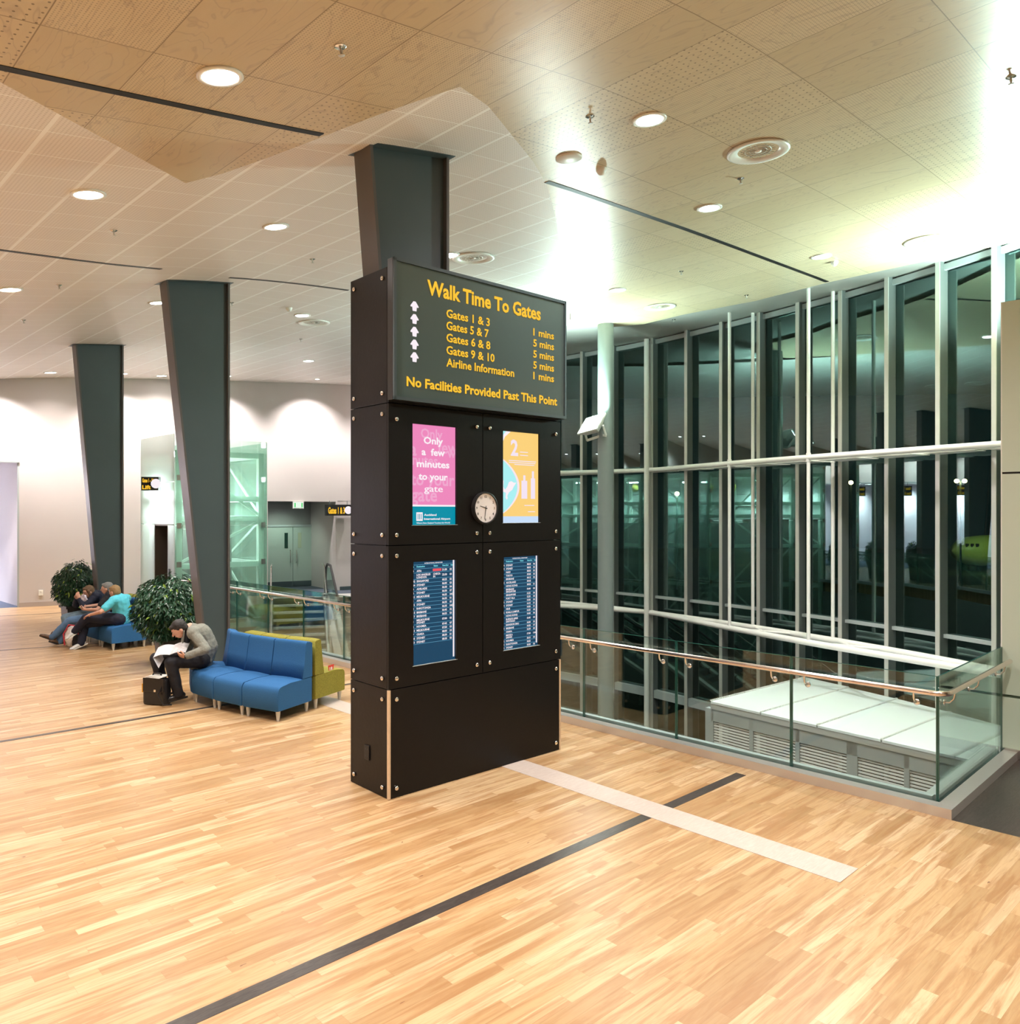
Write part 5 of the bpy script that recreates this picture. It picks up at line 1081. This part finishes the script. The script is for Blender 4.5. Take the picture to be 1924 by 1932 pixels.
mg = thing('magazine', 'open magazine held by the man in the grey jacket', 'magazine', (-4.35, 9.98, .60)); c = V((-4.32, 9.98, .685)); mx_ = V((-.93, -.30, -.12)).normalized(); my = V((.10, -.80, -.38)).normalized(); mn = mx_.cross(my).normalized()
pgm = mat('printed_page', (.58, .57, .58), .5, noise=.6, nscale=22)
for k in (-1, 1):
    pg = MB(); vs_ = []; nx = 8
    for i in range(nx+1):
        u = i/nx; vs_ += [c+mx_*(.19*u*k)+my*w_+mn*(.03*math.sin(u*2.4))*1-Z*(.02*u*u) for w_ in (-.12, .10)]
    for lift in (0, -.006):
        n0_ = [v+mn*lift for v in vs_]; pg.add(n0_, [(2*i, 2*i+1, 2*i+3, 2*i+2) for i in range(nx)], True)
    part('page', pg, pgm, mg)
part('loose_page', MB().add([c+mx_*.17+my*-.10, c+mx_*.19+my*.11, c+mx_*.12+my*.13-Z*.13, c+mx_*.10+my*-.03-Z*.11], [(0, 1, 2, 3)]), pgm, mg)
bgp = V((-4.60, 9.98, 0)); bx, by = V((.93, -.25, 0)).normalized(), V((.25, .93, 0)).normalized()
bg = thing('briefcase', 'black leather briefcase with white papers on top, at the feet of the reading man', 'bag', bgp); part('case', MB().box(bgp+bx*.11+Z*.17, (.34, .13, .34), bx, by, Z), lea, bg, bevel=.03)
part('flap', MB().box(bgp+bx*.11-by*.068+Z*.26, (.31, .012, .17), bx, by, Z), lea, bg, bevel=.004); part('handle', MB().tube([bgp+bx*.03+Z*.34, bgp+bx*.06+Z*.395, bgp+bx*.16+Z*.395, bgp+bx*.19+Z*.34], .011, 8), lea, bg)
part('strap', MB().tube([bgp+bx*.27+Z*.33-by*.05, bgp+bx*.20+Z*.15-by*.10, bgp+bx*.30+Z*.03-by*.12, bgp+bx*.36+Z*.02-by*.04], .009, 6), lea, bg)
part('luggage_tag', MB().box(bgp-bx*.068+Z*.21-by*.03, (.012, .05, .11), bx, by, Z), mat('orange_tag', (.80, .38, .02), .5), bg, 'orange luggage tag'); part('buckle', MB().box(bgp+bx*.14-by*.078+Z*.19, (.03, .008, .03), bx, by, Z), M['chrome'], bg)
pp_ = MB()
for k in range(4): pp_.box(bgp+bx*(.10+.012*k)+by*(.01*k-.02)+Z*(.352+.006*k), (.24, .12, .003), (bx+by*.1*(k-1)).normalized(), (by-bx*.1*(k-1)).normalized(), Z)
single('loose_papers', pp_, M['white'], 'white papers lying on top of the black briefcase', 'papers')
# the three on the far row; they face left and towards the camera
fw = V((-.80, -.60, 0)).normalized(); sd = V((-.60, .80, 0))
def at2(px, py, Y): return PD(px, py, Y)
J = dict(hip=V((-7.05, 14.16, .52)), mid=V((-7.03, 14.16, .66)), chest=V((-7.05, 14.12, .82)), neck=V((-7.10, 14.08, .94)), head=at2(216, 1117, 14.1), face=V((-.95, .25, -.15)),
         shL=V((-7.08, 13.94, .87)), shR=V((-7.02, 14.30, .87)), elL=at2(190, 1155, 13.75), wrL=at2(171, 1160, 13.8), hdL=V((-.95, .0, -.35)), pnL=V((0, 0, -1)), elR=V((-7.30, 14.36, .70)), wrR=V((-7.42, 14.16, .60)), hdR=V((-.8, -.3, -.1)), pnR=V((0, 0, -1)),
         hpL=V((-7.04, 14.06, .52)), hpR=V((-7.10, 14.24, .52)), knL=at2(163, 1166, 13.92), knR=at2(160, 1178, 14.1), anL=at2(141, 1192, 13.95), anR=at2(153, 1215, 14.0), toL=at2(131, 1199, 13.9), toR=at2(136, 1222, 13.9))
person('woman in turquoise T-shirt and dark trousers, nearest of the three on the far row', J, dict(hair=lbh, top=teal, legs=navy, shoe=trn, sole=M['white']), dict(top='t_shirt', toplabel='turquoise T-shirt', sleeve='short', voxel=.010, girth=1.12, hem=.05))
J = dict(hip=V((-7.50, 14.72, .50)), mid=V((-7.47, 14.72, .66)), chest=V((-7.48, 14.68, .82)), neck=V((-7.50, 14.62, .96)), head=at2(202, 1111, 14.55), face=V((-.97, -.2, -.05)),
         shL=V((-7.42, 14.48, .90)), shR=V((-7.58, 14.84, .90)), elL=V((-7.55, 14.30, .66)), wrL=V((-7.80, 14.34, .66)), hdL=V((-.9, .3, .15)), pnL=V((.2, .5, .4)), elR=V((-7.80, 14.88, .68)), wrR=V((-7.95, 14.62, .68)), hdR=V((.3, -.9, .1)), pnR=V((.6, .2, -.2)),
         hpL=V((-7.52, 14.62, .50)), hpR=V((-7.58, 14.80, .50)), knL=at2(132, 1172, 14.45), knR=at2(128, 1178, 14.55), anL=at2(98, 1203, 14.4), anR=at2(112, 1212, 14.5), toL=at2(80, 1197, 14.35), toR=at2(101, 1209, 14.4))
person('grey-haired man in dark shirt and blue jeans, in the middle of the three', J, dict(hair=grh, top=blk, legs=jean, shoe=brl, sole=M['rubber']), dict(top='shirt', toplabel='dark shirt', sleeve='short', voxel=.010, boots=1))
J = dict(hip=V((-7.98, 15.22, .50)), mid=V((-7.97, 15.20, .64)), chest=V((-8.00, 15.12, .80)), neck=V((-8.03, 15.04, .91)), head=at2(167, 1117, 14.98), face=V((-.70, -.70, -.25)),
         shL=V((-7.92, 14.94, .84)), shR=V((-8.10, 15.26, .84)), elL=V((-8.02, 14.72, .66)), wrL=V((-8.14, 14.78, .80)), hdL=V((-.4, .1, .8)), pnL=V((-.2, .5, .2)), elR=V((-8.38, 15.08, .66)), wrR=V((-8.24, 14.86, .80)), hdR=V((.1, -.1, .9)), pnR=V((.5, -.2, .1)),
         hpL=V((-7.98, 15.10, .50)), hpR=V((-8.08, 15.28, .50)), knL=at2(137, 1166, 14.85), knR=at2(123, 1166, 15.0), anL=V((-8.28, 14.78, .10)), anR=V((-8.45, 14.95, .10)), toL=V((-8.44, 14.70, .07)), toR=V((-8.60, 14.85, .07)))
person('long-haired person in navy top and pale jeans, farthest of the three', J, dict(hair=brh, top=navy, legs=jean2, shoe=blk), dict(top='sweater', toplabel='navy sweater', voxel=.010, long=True))
q = at2(158, 1131, 14.78); t = thing('snack_bag', 'shiny crumpled snack bag in the hands of the long-haired person', 'bag', q)
flesh('wrapper', MB().ell(q, (.07, .035, .09)), mat('foil', (.62, .58, .66), .25, .5, noise=.5, nscale=25), t, .008, 1, bump=.04, scale=.03)
q = at2(132, 1220, 14.0); q.z = 0; t = thing('shoulder_bag', 'white and red shoulder bag on the floor between the seated people', 'bag', q); wr = mat('white_canvas', (.72, .70, .68), .7, noise=.2, nscale=20)
b = MB(); b.ell(q+Z*.20+V((-.02, .12, 0)), (.14, .09, .20)); flesh('pouch', b, wr, t, .010, 2, bump=.03, scale=.08)
part('strap', MB().tube([q+V((-.14, .08, .05)), q+V((-.15, .06, .25)), q+V((-.05, .05, .42)), q+V((.08, .06, .40)), q+V((.12, .08, .2))], .014, 8), mat('red_webbing', (.55, .05, .07), .6), t, 'red strap')
q = at2(141, 1222, 14.0); q.z = 0; q += V((0, .12, 0)); t = thing('backpack', 'dark backpack on the floor beside the white and red bag', 'bag', q+V((.02, .1, 0))); b = MB(); b.ell(q+Z*.14, (.12, .10, .14)); flesh('sack', b, blk, t, .010, 2, bump=.02, scale=.1)
part('pocket', MB().box(q+V((0, -.095, .10)), (.12, .03, .10)), blk, t, bevel=.01)
